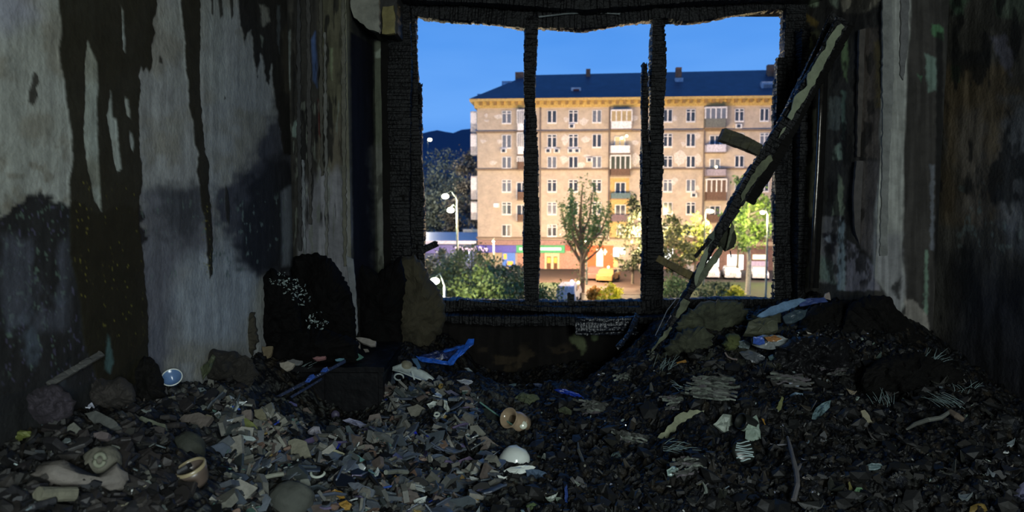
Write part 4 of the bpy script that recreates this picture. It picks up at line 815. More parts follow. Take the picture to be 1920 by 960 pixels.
placed('disc', lathe([(.0005, .006), (.03, .006), (.042, 0), (.040, -.006), (.0005, -.006)], 26), c+Vector((0, -.01, .03)), (1.05, 0, 0), CANM, parent=sd_)
for k in range(7):
    y = -.030+k*.010; hw = math.sqrt(.0016-y*y)*.92; Rm = Euler((1.05, 0, 0)).to_matrix()
    pp = [c+Vector((0, -.01, .03))+Rm @ Vector((t*hw*(1-.35*h1(k)), y+.004*math.sin(t*2+k), .0075)) for t in (-1, -.5, 0, .5, 1)]
    put('rib', *tube(pp, .0022, 6), mat('rib_white', (.36, .46, .46), .3), sd_)
L('grey_foil', [(1520,790),(1526,770),(1540,756),(1558,750),(1556,764),(1540,780),(1530,794)], (.13,.20,.22), 'shiny grey-teal folded sheet at the middle of the right heap', 'sheet', .004, .03, .15, seed=140, crumple=.018, var=.8)
L('blue_puff', [(1480,742),(1492,734),(1506,738),(1504,750),(1488,754)], (.12,.19,.26), 'small dusty blue crumple left of the folded sheet', 'scrap', .004, .03, .5, seed=141, crumple=.014)
L('green_straw', [(1446,778),(1458,760),(1466,742),(1470,746),(1464,768),(1452,784)], (.12,.13,.05), 'olive-green flat straw on the right heap', 'straw', .004, .03, .5, seed=142)
L('white_shell', [(1478,716),(1490,711),(1502,714),(1498,724),(1484,726)], (.30,.34,.42), 'small white-blue shell-like fragment on the right heap', 'fragment', .005, .03, .3, seed=143, crumple=.012)
L('ochre_wing', [(1512,722),(1524,714),(1532,716),(1522,724)], (.20,.13,.03), 'small ochre fragment right of the white-blue shell fragment', 'fragment', .005, .03, .5, seed=144)
L('cream_capsule', [(1614,770),(1622,768),(1630,780),(1636,792),(1628,793),(1618,782)], (.24,.22,.15), 'cream capsule-shaped piece alone on the black right heap', 'fragment', .008, .03, .5, seed=145)
stick('curved_root', [(1697,818),(1712,808),(1735,800),(1760,796),(1778,784)], [.004,.008,.009,.009,.007], (.12,.125,.11), 'pale curved stick on the right of the heap', 'stick', 150, lift=.03)
stick('root_end', [(1778,782),(1790,790),(1802,798)], [.011,.013,.010], (.13,.10,.075), 'brown knob-like piece at the right end of the curved stick', 'knob', 151, lift=.025)
tw = empty('bare_twig', ground(1488, 900)); tagit(tw, 'grey bare forked twig running down to the bottom edge', 'twig')
stick('stem', [(1474,838),(1479,858),(1484,880),(1490,905),(1492,930),(1485,958)], [.005,.0065,.007,.009,.008,.008], (.11,.105,.11), '', '', 152, lift=.04, parent=tw)
stick('fork', [(1490,905),(1496,895),(1498,890)], [.006,.005,.004], (.11,.105,.11), '', '', 153, lift=.04, parent=tw, m=MATS['mat_stem_152'])
stick('white_wire', [(1442,846),(1455,848),(1474,847)], .0025, (.2,.2,.22), 'thin pale wire reaching left from the top of the twig', 'wire', 154, lift=.03)
L('white_pieces', [(1504,896),(1514,888),(1524,894),(1526,902),(1514,906)], (.34,.31,.29), 'small white-pink lump right of the bare twig', 'lump', .008, .02, .5, seed=155, crumple=.016)
L('foil_ball', [(1250,882),(1260,874),(1272,878),(1276,888),(1264,896),(1252,892)], (.40,.52,.48), 'crumpled bright foil ball in the lower right foreground', 'foil ball', .004, .03, .2, seed=156, crumple=.02)
L('teal_pill', [(1620,874),(1634,868),(1652,870),(1656,876),(1640,882),(1624,880)], (.11,.16,.17), 'flat dull teal oval scrap in the right foreground', 'scrap', .006, .02, .4, seed=157, crumple=.008)
L('green_leaf', [(1598,928),(1606,914),(1616,914),(1620,922),(1608,930)], (.12,.22,.12), 'small green glassy scrap in the right foreground', 'scrap', .003, .02, .2, seed=158, crumple=.008)
L('olive_leaf', [(1590,905),(1594,902),(1600,918),(1598,930),(1592,920)], (.11,.10,.03), 'olive leaf-shaped scrap beside the green glassy scrap', 'scrap', .003, .03, .4, seed=159)
L('yellow_crumple', [(1820,950),(1832,944),(1846,946),(1852,958),(1830,964),(1818,960)], (.18,.12,.03), 'yellow-brown crumple at the bottom right edge', 'scrap', .004, .02, .5, seed=160, crumple=.014)
L('pale_bag', [(1900,930),(1912,908),(1925,902),(1930,965),(1905,970)], (.14,.14,.22), 'dusty lilac bag cut by the right edge of the frame', 'bag', .006, .02, .5, seed=161, crumple=.03)
L('amber_sliver', [(1428,784),(1432,786),(1437,798),(1434,798)], (.30,.16,.03), 'tiny amber sliver right of the tin can', 'sliver', .003, .03, .3, seed=162)
L('green_pebbles', [(1305,906),(1312,902),(1320,907),(1314,913)], (.16,.15,.06), 'small olive-yellow chip in the lower right foreground', 'chip', .008, .02, .5, seed=163)
stick('curled_splinter', [(1083,838),(1084,852),(1090,868),(1096,882)], [.003,.006,.007,.004], (.13,.125,.09), 'slim tan splinter standing in the dark centre foreground', 'splinter', 164, lift=.02)
L('blue_film', [(1058,915),(1063,908),(1066,930),(1064,952),(1060,952)], (.012,.035,.16), 'narrow dark blue plastic film in the bottom centre', 'film', .003, .02, .3, seed=165)
L('moss_patch', [(986,948),(1000,942),(1010,948),(1004,958),(990,960)], (.06,.09,.035), 'small mossy green clump at the bottom centre', 'clump', .006, .012, .9, seed=166, crumple=.012)
L('moss_patch', [(1046,768),(1060,762),(1072,770),(1070,788),(1054,784)], (.05,.06,.03), 'mossy green clump right of the amber jar', 'clump', .008, .015, .9, seed=167, crumple=.02)
L('teal_scrap', [(1140,860),(1150,848),(1160,846),(1168,862),(1156,872),(1144,870)], (.06,.085,.085), 'dull teal glass lump in the dark lower centre', 'lump', .006, .02, .25, seed=168, crumple=.02)
# sprays of melted glinting strands
ST = mat('melted_strand', (.20, .27, .27), .2)
def spray(px, py, n, L, a0, a1, label, seed):
    c = ground(px, py); e = empty('melted_strands', c); tagit(e, label, 'plastic strands'); rg = random.Random(seed)
    for k in range(int(n*1.7)):
        a = rg.uniform(a0, a1); l = L*rg.uniform(.4, 1); s = c+Vector((rg.uniform(-.045, .045), rg.uniform(-.03, .0), .018+rg.uniform(0, .03)))
        d = Vector((math.cos(a), rg.uniform(-.3, .1), math.sin(a))); put('strand', *tube([s, s+d*l*.5+Vector((0, 0, .003)), s+d*l], [.0009, .0008, .0004], 5), ST, e)
spray(1738, 692, 14, .07, .3, 1.5, 'spray of thin glinting strands on the black heap near the right wall', 1)
spray(1780, 772, 12, .10, 2.5, 2.9, 'bundle of long parallel glinting strands above the curved stick', 2)
spray(1652, 770, 9, .06, 1.4, 2.4, 'few upright glinting strands behind the cream capsule', 3)
spray(1700, 710, 9, .05, .3, 2.6, 'short scattered glinting strands left of the large spray', 4)
spray(1808, 745, 8, .04, .2, 2.6, 'short violet-white glinting strands nearest the right wall', 5)
spray(1240, 700, 12, .07, .5, 1.5, 'glinting strands beside the small burnt booklet', 6)
spray(1290, 740, 8, .06, 2.4, 3.0, 'glinting strands left of the splayed magazine', 7)
spray(1260, 850, 10, .06, -.3, .6, 'glinting strands in the lower right foreground', 8)
spray(565, 705, 8, .08, .2, .8, 'faint glinting strands on the charred cabinet front', 9)
# ---- leaning pole, its paint, hanging chunks
pole = empty('leaning_pole', PY(1230, 650, 3.35)); tagit(pole, 'long charred batten with peeling pale paint leaning across the window', 'batten')
PT = [PY(1228,655,3.30), PY(1292,545,3.42), PY(1345,440,3.48), PY(1400,345,3.50), PY(1470,235,3.47), PY(1530,130,3.45), PY(1578,40,3.43)]
V, F = char_bar(PT, (.035, .075), .045, 77, .02, .004, .02); put('bar', V, F, CHAR, pole)
PAL = mat('peeling_paint', (.175, .20, .125), .65, bump=.4, bscale=50, vscale=14, var=.25); PALD = mat('sooted_paint', (.085, .095, .05), .7, bump=.5, var=.6, vscale=22)
def pstrip(poly, Y0, m, seed, amp=2):
    pts = []
    for x, y in ragged(poly, 7, amp, seed): pts.append(PY(x, y, Y0))
    V, F = slab(pts, Vector((0, .008, 0))); put('paint_flake', V, F, m, pole)
pstrip([(1578,44),(1583,50),(1568,78),(1552,108),(1535,143),(1515,178),(1495,208),(1484,226),(1478,220),(1488,190),(1494,176),(1514,160),(1516,138),(1530,112),(1546,92),(1556,64),(1570,48)], 3.405, PAL, 1)
pstrip([(1476,238),(1474,243),(1460,260),(1462,250),(1468,240)], 3.43, PAL, 2)
pstrip([(1446,290),(1448,300),(1430,322),(1412,345),(1396,372),(1388,382),(1392,360),(1410,330),(1424,308)], 3.452, PALD, 3)
pstrip([(1350,462),(1356,468),(1344,492),(1330,510),(1318,528),(1306,540),(1306,524),(1322,500),(1336,480)], 3.42, PALD, 4)
pstrip([(1365,455),(1372,415),(1378,425),(1362,470)], 3.44, PALD, 14)
pstrip([(1320,470),(1330,462),(1322,500),(1312,520),(1304,538),(1302,525)], 3.405, PAL, 5)
pstrip([(1282,560),(1294,566),(1286,580),(1272,596),(1262,604),(1266,590)], 3.35, PALD, 6)
pstrip([(1256,612),(1262,616),(1240,640),(1224,660),(1220,662),(1232,640)], 3.27, PALD, 7)
pstrip([(1322,452),(1330,440),(1340,432),(1338,448),(1328,464)], 3.43, mat('sooted_green', (.03, .05, .03), .6), 8)
# crossing dark plank behind the upper pole
bar3('charred_plank', [PY(1420,330,3.60), PY(1470,240,3.58), PY(1540,90,3.56), PY(1566,30,3.55)], .065, .03, CHAR, 'black charred plank lying behind the pale-painted leaning batten', 'plank', 88)
bar3('charred_plank', [PY(1405,380,3.56), PY(1462,285,3.55), PY(1530,160,3.55), PY(1590,50,3.55)], .05, .03, CHARD, 'sooty plank along the lower edge of the leaning batten', 'plank', 89)
blob('wool_scrap', PY(1362, 448, 3.50), (.050, .03, .060), mat('sooty_wool', (.03, .032, .018), .95, bump=1, bscale=40), 'ragged sooty wool scrap hanging from the middle of the leaning batten', 'wool scrap', 71, .2, 4)
bar3('charred_stub', [PY(1303,482,3.40), PY(1330,450,3.42)], .022, .02, CHAR, 'short black stub sticking out left of the wool scrap', 'stub', 90)
bar3('hanging_nail', [PY(1369,470,3.45), PY(1371,482,3.45)], .005, .005, CHAR, 'thin black nail dangling below the wool scrap', 'nail', 91, .0005, .01)
ch = empty('hanging_block', PY(1388, 275, 3.5)); tagit(ch, 'short charred wood block hanging by two wires in the window', 'wood block')
V, F = char_bar([PY(1352,252,3.48), PY(1388,266,3.48), PY(1423,282,3.48)], (.062, .052), .05, 95, .03, .0022, .004); put('block', V, F, mat('half_burnt_wood', (.030, .028, .012), .7, bump=.6, bscale=30, var=.8, vscale=12, stretch=(1, 1, 3)), ch)
for k in (0, 1):
    put('wire', *tube([PY(1418, 276+k*7, 3.48), PY(1430, 279+k*7, 3.48), PY(1440, 285+k*5, 3.49)], .0012, 5), mat('rusty_wire', (.10, .05, .03), .6), ch)
V, F = char_bar([PY(1232,484,3.52), PY(1262,500,3.50), PY(1296,517,3.47)], (.038, .045), .035, 96, .03, .0018, .006)
tagit(put('wood_batten', V, F, mat('yellow_wood', (.075, .055, .012), .7, bump=.6, bscale=30, var=.7, vscale=14)), 'yellowish broken batten stub between the right mullion and the leaning pole', 'batten')
stick('thin_rod', [(1228,632,3.3),(1250,585,3.4),(1276,552,3.5)], .0022, (.15,.17,.2), 'thin pale metal rod leaning beside the foot of the pole', 'rod', 97)
bar3('loose_lath', [PY(1195,590,3.8), PY(1180,625,3.7), PY(1160,650,3.6)], .02, .015, MATS['wet_char'], 'wet black lath hanging down under the right mullion', 'lath', 98)
# heating pipe with a metallic glint
pp = empty('heating_pipe', PY(1524, 545, 3.74)); tagit(pp, 'thin vertical heating pipe right of the window with a bright glint', 'pipe')
put('pipe', *tube([PY(1541,128,3.72), PY(1538,220,3.72), PY(1533,320,3.72), PY(1527,420,3.72), PY(1521,540,3.72)], .0115, 14), mat('sooty_steel', (.10, .09, .08), .22, metal=.8, var=.6, vscale=30), pp, smooth=True)
put('insulation', *tube([PY(1547,128,3.75), PY(1544,220,3.75), PY(1540,320,3.75), PY(1535,420,3.75), PY(1529,540,3.75)], .016, 10), CHARD, pp)
# ================================================================== LOOSE FRAGMENTS
HERO += [(938,1004,836,884),(940,1000,765,815),(736,815,690,728),(500,592,922,975),(350,396,888,925),(322,384,810,880),(155,216,838,905),(78,246,880,930),(78,150,936,960),
         (500,716,690,790),(1338,1428,776,828),(1368,1416,836,884),(1474,1500,838,960),(1697,1802,784,818),(725,766,896,904),(620,642,778,796),(748,772,676,690),(497,536,904,914),(1083,1098,838,884),(580,622,890,915)]
F1 = [(415,760),(560,790),(640,785),(725,712),(800,710),(840,760),(700,860),(560,860),(425,840)]
F2 = [(700,860),(840,760),(890,760),(960,860),(930,920),(860,960),(560,965),(560,860)]
F3 = [(420,840),(560,860),(560,975),(400,975)]
# stuff: crumbs far too many to count
def crumbs(name, label, n, zones, cols, rmin, rmax, seed, rough=.6):
    rg = random.Random(seed); V = []; F = []; CC = []
    pts = []
    for z, wt in zones:
        for k in range(int(n*wt)):
            a, b = sample(z, rg); pts.append((a, b))
    for a, b in pts:
        if not free(a, b): continue
        d = ray(a, b); Y = None; t = 1.3
        # coarse march on the smooth heap, then drop on the rough one
        p = EYE+d*t
        pts3 = [EYE+d*(1.2+.06*i) for i in range(50)]
        zz = H([q.x for q in pts3], [q.y for q in pts3]); hit = [i for i, q in enumerate(pts3) if q.z < zz[i]]
        p = pts3[hit[0]] if hit else pts3[-1]
        if not (XL+.02 < p.x < XR-.02) or p.y > YB-.04: continue
        z = zz[hit[0]] if hit else p.z; r = rg.uniform(rmin, rmax)*(1 if rg.random() < .8 else 1.7); c = rg.choice(cols); k = rg.uniform(.6, 1.3)
        q = Quaternion(Vector((rg.uniform(-1, 1), rg.uniform(-1, 1), rg.uniform(-1, 1))).normalized(), rg.uniform(0, 3))
        n0 = len(V); th = rg.uniform(.15, .5)
        base = [(math.cos(w)*r*rg.uniform(.6, 1.2), math.sin(w)*r*rg.uniform(.5, 1.1)) for w in (.2, 1.4, 2.7, 3.9, 5.2)]
        for s in (-1, 1):
            for (u, v) in base: V.append(Vector((p.x, p.y, z+r*.35))+q @ Vector((u, v, s*th*r*.5))); CC.append([x*k for x in c])
        F.append(tuple(n0+i for i in (4, 3, 2, 1, 0))); F.append(tuple(n0+5+i for i in range(5)))
        for i in range(5): F.append((n0+i, n0+(i+1) % 5, n0+5+(i+1) % 5, n0+5+i))
    o = put(name, V, F, mat(name, (1, 1, 1), rough, vcol=True, var=.3, vscale=60, spec=.5), cols=np.array(CC), origin=Vector((.3, 2.2, 0)))
    return tagit(o, label, 'rubble', kind='stuff')
crumbs('stone_crumbs', 'tiny grey and buff crumbs of plaster and stone strewn between the larger fragments', 6500, [(FAN, .9), (LEFTZ, .07)],
       [(.08,.08,.07),(.12,.12,.10),(.03,.035,.04),(.02,.025,.03),(.18,.19,.17),(.05,.04,.035),(.015,.015,.018),(.012,.012,.012),(.02,.02,.02)], .004, .012, 11)
crumbs('plaster_bits', 'thumbnail-sized grey and blue-grey bits of plaster filling the gaps of the mound', 2300, [(F1, .45), (FAN, .5)],
       [(.12,.12,.105),(.15,.15,.125),(.06,.07,.085),(.05,.06,.07),(.19,.185,.16),(.10,.08,.07),(.08,.085,.08),(.04,.05,.05)], .015, .026, 14)
crumbs('charcoal_crumbs', 'small glossy black crumbs of charcoal scattered over the dark right heap', 6500, [(RIGHTZ, .7), (LEFTZ, .35), (FAN, .15)],
       [(.004,.004,.0045),(.007,.007,.007),(.014,.014,.012),(.006,.007,.010),(.02,.02,.018),(.003,.003,.003),(.010,.008,.006)], .006, .014, 12, .6)  # charcoal black, lowered further to put the weaker light into the colour
crumbs('glass_splinters', 'tiny pale glinting splinters of glass and foil on the black rubble', 1100, [(RIGHTZ, .6), (LEFTZ, .2), (FAN, .3)],
       [(.35,.42,.42),(.22,.28,.25),(.3,.33,.45),(.15,.2,.16),(.5,.52,.5)], .003, .007, 13, .15)

LAND = [('the broken white bowl',970,865),('the amber jar',965,795),('the white porcelain dish',775,705),('the torn blue sheet',835,665),('the big round stone',545,940),('the large beige slab',785,778),
  ('the cobalt blue shard',780,818),('the crumpled whitish paper',592,815),('the ribbed white slat',458,822),('the yellow-green stone',460,792),('the broken brown cup',372,905),('the orange scraps',632,932),
  ('the mauve diamond slab',878,868),('the lilac wrapper',668,797),('the bone-shaped lump',160,905),('the hollow plaster lump',190,868),('the small blue bowl',325,712),('the weathered plank',138,692),('the charred cabinet',610,730),
  ('the dark olive lump',352,845),('the long dark slab',190,788),('the burnt armchair',575,600),('the moss-green rag',985,750),('the deep blue wrapper',1065,738),('the bark-like strip',1275,800),('the dark tin can',1402,806),
  ('the white paper cup',1356,800),('the ribbed disc',1392,857),('the splayed magazine',1335,735),('the printed bag',1440,645),('the pale blue plank',1465,578),('the bead ring',1510,635),('the folded teal sheet',1540,772),
  ('the bare twig',1487,900),('the cream capsule',1625,780),('the curved stick',1740,800),('the right wall',1890,760),('the glinting strands',1738,690),('the bright foil ball',1262,885),('the foot of the leaning batten',1240,640),
  ('the tan splinter',1090,860),('the dull teal oval scrap',1636,875),('the lilac bag',1915,930),('the yellow-brown crumple',1835,953),('the green glassy scrap',1608,922),('the white-orange leaf shard',740,900),('the blue-grey rag',1012,895),
  ('the pinkish square fragment',462,778),('the violet pebble',630,785),('the torn paper scrap',880,722),('the teal shell fragment',667,858),('the brown-grey slab',918,832)]
TAKEN = set()
def scatter(name, label, cat, group, n, zones, shapes, m, seed, tilt=.6, lift=.3, smin=.8, smax=1.25, adj=('flat', 'broad', 'jagged', 'slender', 'chunky', 'thin')):
    rg = random.Random(seed); meshes = []
    for sh in shapes:
        V, F = sh(rg); me = bpy.data.meshes.new(name); me.from_pydata([tuple(v) for v in V], [], F); me.materials.append(m); me.update(); meshes.append(me)
    first = None
    col = label
    for i in range(n):
        for att in range(60):
            z = rg.choices([q[0] for q in zones], [q[1] for q in zones])[0]; a, b = sample(z, rg); p = ground(a, b)
            if not (XL+.05 < p.x < XR-.05) or p.y > YB-.1 or not free(a, b): continue
            mi = rg.randrange(len(meshes)); s = rg.uniform(smin, smax)
            nm, lx, ly = min(LAND, key=lambda q: (q[1]-a)**2+(q[2]-b)**2*1.6); dx, dy = a-lx, (b-ly)*1.3; far = math.hypot(dx, dy)
            rel = ('right of' if dx > 0 else 'left of') if abs(dx) > abs(dy) else ('in front of' if dy > 0 else 'behind')
            if far > 12 and .45 < abs(dx)/(abs(dy)+1) < 2.2: rel = ('in front and ' if dy > 0 else 'behind and ')+('right of' if dx > 0 else 'left of')
            size = 'small ' if s < smin+(smax-smin)*.33 else ('large ' if s > smin+(smax-smin)*.67 else '')
            lab = size+adj[mi % len(adj)]+' '+col+(' close ' if far < 26 else ' ')+rel+' '+nm
            if lab not in TAKEN and len(lab.split()) <= 16: break
        else: continue
        TAKEN.add(lab)
        if first is None: o = first = bpy.data.objects.new(name, meshes[mi]); tagit(o, None, cat, group)
        else: o = first.copy(); o.data = meshes[mi]
        COL.objects.link(o); o['label'] = lab
        o.location = (p.x, p.y, H(p.x, p.y)[0]+.008*lift+rg.uniform(0, .008))
        o.rotation_euler = (rg.gauss(.25, tilt*.6), rg.gauss(0, tilt*.6), rg.uniform(0, 6.28)); o.scale = (s, s, s)
SH = lambda r, t, n=7, el=1., b=0: (lambda rg: plate(rg, r*rg.uniform(.8, 1.2), t, n, el, b))
CKS = lambda r, el=1., fl=.7: (lambda rg: chunk(rg, r*rg.uniform(.8, 1.2), el, fl))
def rm(name, ramp, rough=.6, **k): return mat(name, (1, 1, 1), rough, ramp=ramp, bump=.25, bscale=60, var=.28, vscale=25, **k)
greys = [(.10,.10,.08),(.17,.17,.135),(.07,.075,.075),(.24,.235,.19),(.11,.10,.085),(.20,.20,.17)]
scatter('plaster_fragment', 'grey-buff plaster fragment', 'fragment', 'grey plaster fragments in the upper mound', 115, [(F1, 1)], [SH(.026, .008), SH(.032, .01, 6), SH(.022, .007, 5), SH(.028, .006, 8, 1.2), CKS(.018), SH(.02, .006, 5)], rm('plaster_bits', greys), 21)
scatter('plaster_fragment', 'grey-buff plaster fragment', 'fragment', 'grey plaster fragments in the lower mound', 115, [(F2, 1)], [SH(.024, .007), SH(.03, .008, 6), SH(.02, .006, 5), SH(.026, .005, 8, 1.25), CKS(.016)], rm('plaster_bits', greys), 22)
scatter('plaster_fragment', 'grey-buff plaster fragment', 'fragment', 'grey plaster fragments at the bottom edge', 60, [(F3, 1)], [SH(.022, .007), SH(.026, .008, 6), CKS(.016), SH(.018, .006, 5)], rm('plaster_bits', greys), 23)
scatter('slate_shard', 'blue-grey slate shard', 'shard', 'blue-grey slate shards', 150, [(FAN, 1), (F2, 2)], [SH(.03, .005, 5, 1.35), SH(.025, .005, 6, 1.3), SH(.034, .006, 6, 1.2)], rm('slate_bits', [(.05,.065,.095),(.085,.105,.15),(.06,.075,.085),(.12,.14,.17)], .4), 24)
scatter('brick_crumb', 'reddish-brown brick fragment', 'brick fragment', 'brick fragments in the mound', 60, [(FAN, 1)], [CKS(.018, 1.2), SH(.022, .01, 6)], rm('brick_bits', [(.14,.085,.06),(.18,.12,.09),(.12,.09,.08)]), 25)
scatter('violet_shard', 'dull violet glazed shard', 'shard', 'violet glazed shards', 24, [(F2, 2), (F1, 1)], [SH(.024, .006, 6, 1.2), SH(.03, .006, 6, 1.3)], rm('violet_bits', [(.08,.06,.13),(.12,.10,.18),(.07,.07,.13)], .35), 26)
scatter('china_shard', 'white china shard', 'china shard', 'white china shards', 62, [(FAN, 3), (F1, 1)], [SH(.014, .003, 5, 1.3, .3), SH(.011, .003, 4, 1.6), SH(.018, .004, 6, 1.2, .4)], rm('china_bits', [(.42,.45,.42),(.5,.54,.55),(.33,.38,.36)], .2), 27)
scatter('green_glass_shard', 'pale sea-green glass shard', 'glass shard', 'green glass shards', 48, [(FAN, 1)], [SH(.016, .003, 5, 1.4, .3), SH(.02, .003, 4, 1.2)], rm('green_glass_bits', [(.10,.20,.17),(.14,.25,.22),(.08,.14,.13)], .15), 28)
scatter('blue_glass_shard', 'deep blue glass shard', 'glass shard', 'blue glass shards', 16, [(F2, 1), (F1, 1)], [SH(.018, .005, 5, 1.4), SH(.014, .005, 4)], rm('blue_glass_bits', [(.02,.03,.30),(.03,.06,.36),(.05,.12,.3)], .15), 29)
scatter('ochre_shard', 'ochre-yellow fragment', 'fragment', 'ochre fragments', 22, [(FAN, 1)], [SH(.015, .005, 6, 1.2), CKS(.011)], rm('ochre_bits', [(.22,.16,.05),(.28,.18,.04),(.2,.18,.09)], .5), 30)
scatter('plaster_rod', 'pale rod-shaped fragment', 'fragment', 'rod-shaped fragments', 30, [(FAN, 1)], [lambda rg: tube([(-.03, 0, 0), (0, rg.uniform(-.004, .004), 0), (.03, 0, 0)], .005, 6), lambda rg: tube([(-.022, 0, 0), (.022, 0, 0)], .006, 6)], rm('rod_bits', [(.22,.22,.17),(.17,.17,.15),(.28,.3,.27)]), 31)
scatter('rubble_stone', 'dark brown-grey lump of rubble', 'rubble lump', 'rubble lumps by the left wall', 120, [(LEFTZ, 1)], [CKS(.022, 1.2), CKS(.028, 1.1, .6), SH(.03, .012, 6), SH(.024, .008, 7)], rm('left_bits', [(.009,.008,.008),(.024,.020,.019),(.009,.010,.014),(.045,.04,.035)]), 32)
scatter('pale_shard', 'pale shard', 'shard', 'pale shards by the left wall', 26, [(LEFTZ, 1)], [SH(.012, .003, 5, 1.3), SH(.016, .004, 6)], rm('left_pale', [(.2,.21,.17),(.14,.18,.2),(.22,.2,.13)], .35), 33)
scatter('charcoal_lump', 'black charcoal lump', 'charcoal lump', 'charcoal lumps on the right heap', 150, [(RIGHTZ, 1)], [CKS(.022, 1.3), CKS(.028, 1.2, .6), CKS(.018, 1.8, .5), CKS(.025, 1., .8)], rm('shaded_coal_bits', [(.0025,.0025,.0025),(.0045,.0045,.0045),(.0035,.004,.0045),(.010,.009,.007)], .65), 34, smax=1.5)  # coal black plus painted shade: darkened in place of light falloff
scatter('charred_scrap', 'curled dark scrap', 'scrap', 'curled scraps on the right heap', 80, [(RIGHTZ, 1)], [SH(.020, .003, 7, 1.5, .6), SH(.016, .003, 6, 1.2, .8), SH(.024, .003, 8, 1.7, .4)], rm('shaded_scrap_bits', [(.005,.006,.005),(.022,.024,.018),(.008,.009,.013),(.034,.028,.020),(.006,.007,.005)], .6), 35)  # charred tones, also darkened to stand in for light falloff
scatter('pale_scrap', 'pale greenish scrap', 'scrap', 'pale scraps on the right heap', 46, [(RIGHTZ, 1)], [SH(.013, .003, 6, 1.4, .6), SH(.010, .003, 5, 1.2)], rm('scrap_pale', [(.13,.17,.13),(.2,.22,.2),(.12,.16,.2),(.22,.17,.1)], .35), 36)

# ================================================================== OUTSIDE
GZ = -7.8                                 # street level: the room is on the third floor
YA, YBB = 93.0, 90.0
pA = PY(895, 300, YA); pB = PY(1450, 300, YBB)
U = Vector((pB.x-pA.x, pB.y-pA.y, 0)).normalized(); N = Vector((U.y, -U.x, 0))
if N.y > 0: N = -N
O = Vector((pA.x, pA.y, GZ)); WLEN = (pB-pA).length*1.0+4.5
def W(u, v, d=0): return O+U*u+N*d+Vector((0, 0, v))
def uv(px, py, d=0):
    r = ray(px, py); t = ((O+N*d)-EYE).dot(N)/r.dot(N); p = EYE+r*t; return (p-O).dot(U), p.z-GZ
def bb(mb, u0, u1, v0, v1, d0, d1):
    P = [W(u, v, d) for u, v, d in ((u0,v0,d1),(u1,v0,d1),(u1,v0,d0),(u0,v0,d0),(u0,v1,d1),(u1,v1,d1),(u1,v1,d0),(u0,v1,d0))]
    return mb.add(P, [(0,3,2,1),(4,5,6,7),(0,1,5,4),(1,2,6,5),(2,3,7,6),(3,0,4,7)])
def outdoor(name, col, rough=.9, **k): return mat(name, col, rough, **k)
# ground
MB().box((-160, 6, GZ-.3), (200, 700, GZ)).put('street', outdoor('asphalt', (.022, .018, .018), .8, vscale=.4)); tagit(bpy.data.objects['street'], kind='structure')
g = PZ(1100, 505, GZ)
def groundquad(name, pix, col, kind='structure', z=.03):
    pts = [PZ(x, y, GZ+z) for x, y in pix]; V, F = slab(pts, Vector((0, 0, -z+.002))); o = put(name, V, F, outdoor('mat_'+name, col, .85, vscale=.6, var=.4)); return tagit(o, kind=kind)
groundquad('plaza_paving', [(985,508),(1215,508),(1235,552),(985,552)], (.05,.028,.02))
groundquad('lawn', [(1240,528),(1460,530),(1480,600),(1200,600)], (.02,.04,.012), z=.05)
groundquad('lawn', [(760,530),(1055,530),(1030,640),(700,640)], (.06,.09,.025), z=.05)
# building
bd = empty('apartment_building', O+Vector((0, 0, 0))); tagit(bd, 'long pale brick apartment building with a dark blue hipped roof opposite the window', 'building')
vE = uv(895, 203)[1]; vC = uv(895, 188)[1]
BR = mat('pale_brick', (.50, .43, .36), .9, var=.16, vscale=1.3)
t = BR.node_tree; bk = t.nodes.new('ShaderNodeTexBrick'); bk.inputs['Scale'].default_value = 2.2; bk.inputs['Color1'].default_value = (1, 1, 1, 1); bk.inputs['Color2'].default_value = (.86, .84, .82, 1); bk.inputs['Mortar'].default_value = (.7, .68, .66, 1)
mpn = [n for n in t.nodes if n.type == 'MAPPING'][0]; rot = t.nodes.new('ShaderNodeMapping'); rot.inputs['Rotation'].default_value = (math.pi/2, 0, 0); t.links.new(mpn.outputs[0], rot.inputs[0]); t.links.new(rot.outputs[0], bk.inputs[0])
b = t.nodes['Principled BSDF']; old = b.inputs['Base Color'].links[0].from_socket; mm = t.nodes.new('ShaderNodeMix'); mm.data_type = 'RGBA'; mm.blend_type = 'MULTIPLY'; mm.inputs[0].default_value = .7
t.links.new(old, mm.inputs[6]); t.links.new(bk.outputs[0], mm.inputs[7]); t.links.new(mm.outputs[2], b.inputs['Base Color'])
mb = MB(); bb(mb, 0, WLEN, 0, vC, -13, 0); mb.put('wall', BR, bd)
TRIM = outdoor('string_course', (.20, .15, .11)); CORN = outdoor('cornice', (.50, .36, .13)); WHITE = outdoor('white_frame', (.68, .68, .70), .5)
for y in (246, 317, 446):
    v = uv(1100, y)[1]; mb = MB(); bb(mb, -.15, WLEN, v-.16, v+.10, 0, .22); mb.put('string_course', TRIM, bd)
mb = MB(); bb(mb, -.2, WLEN, uv(895,448)[1]-.75, uv(895,448)[1]-.2, 0, .3); mb.put('ledge', outdoor('ledge', (.55, .43, .28)), bd)
mb = MB(); bb(mb, -.9, WLEN+.9, vC-.28, vC+.05, -14, .95); bb(mb, -.35, WLEN+.3, vE, vC-.28, -13.3, .35); mb.put('cornice', CORN, bd)
k = 0; u = .4
while u < WLEN:
    mb = MB(); bb(mb, u, u+.38, vC-.75, vC-.28, .35, .85); mb.put('cornice_bracket', outdoor('bracket', (.28, .17, .06)), bd); u += .95
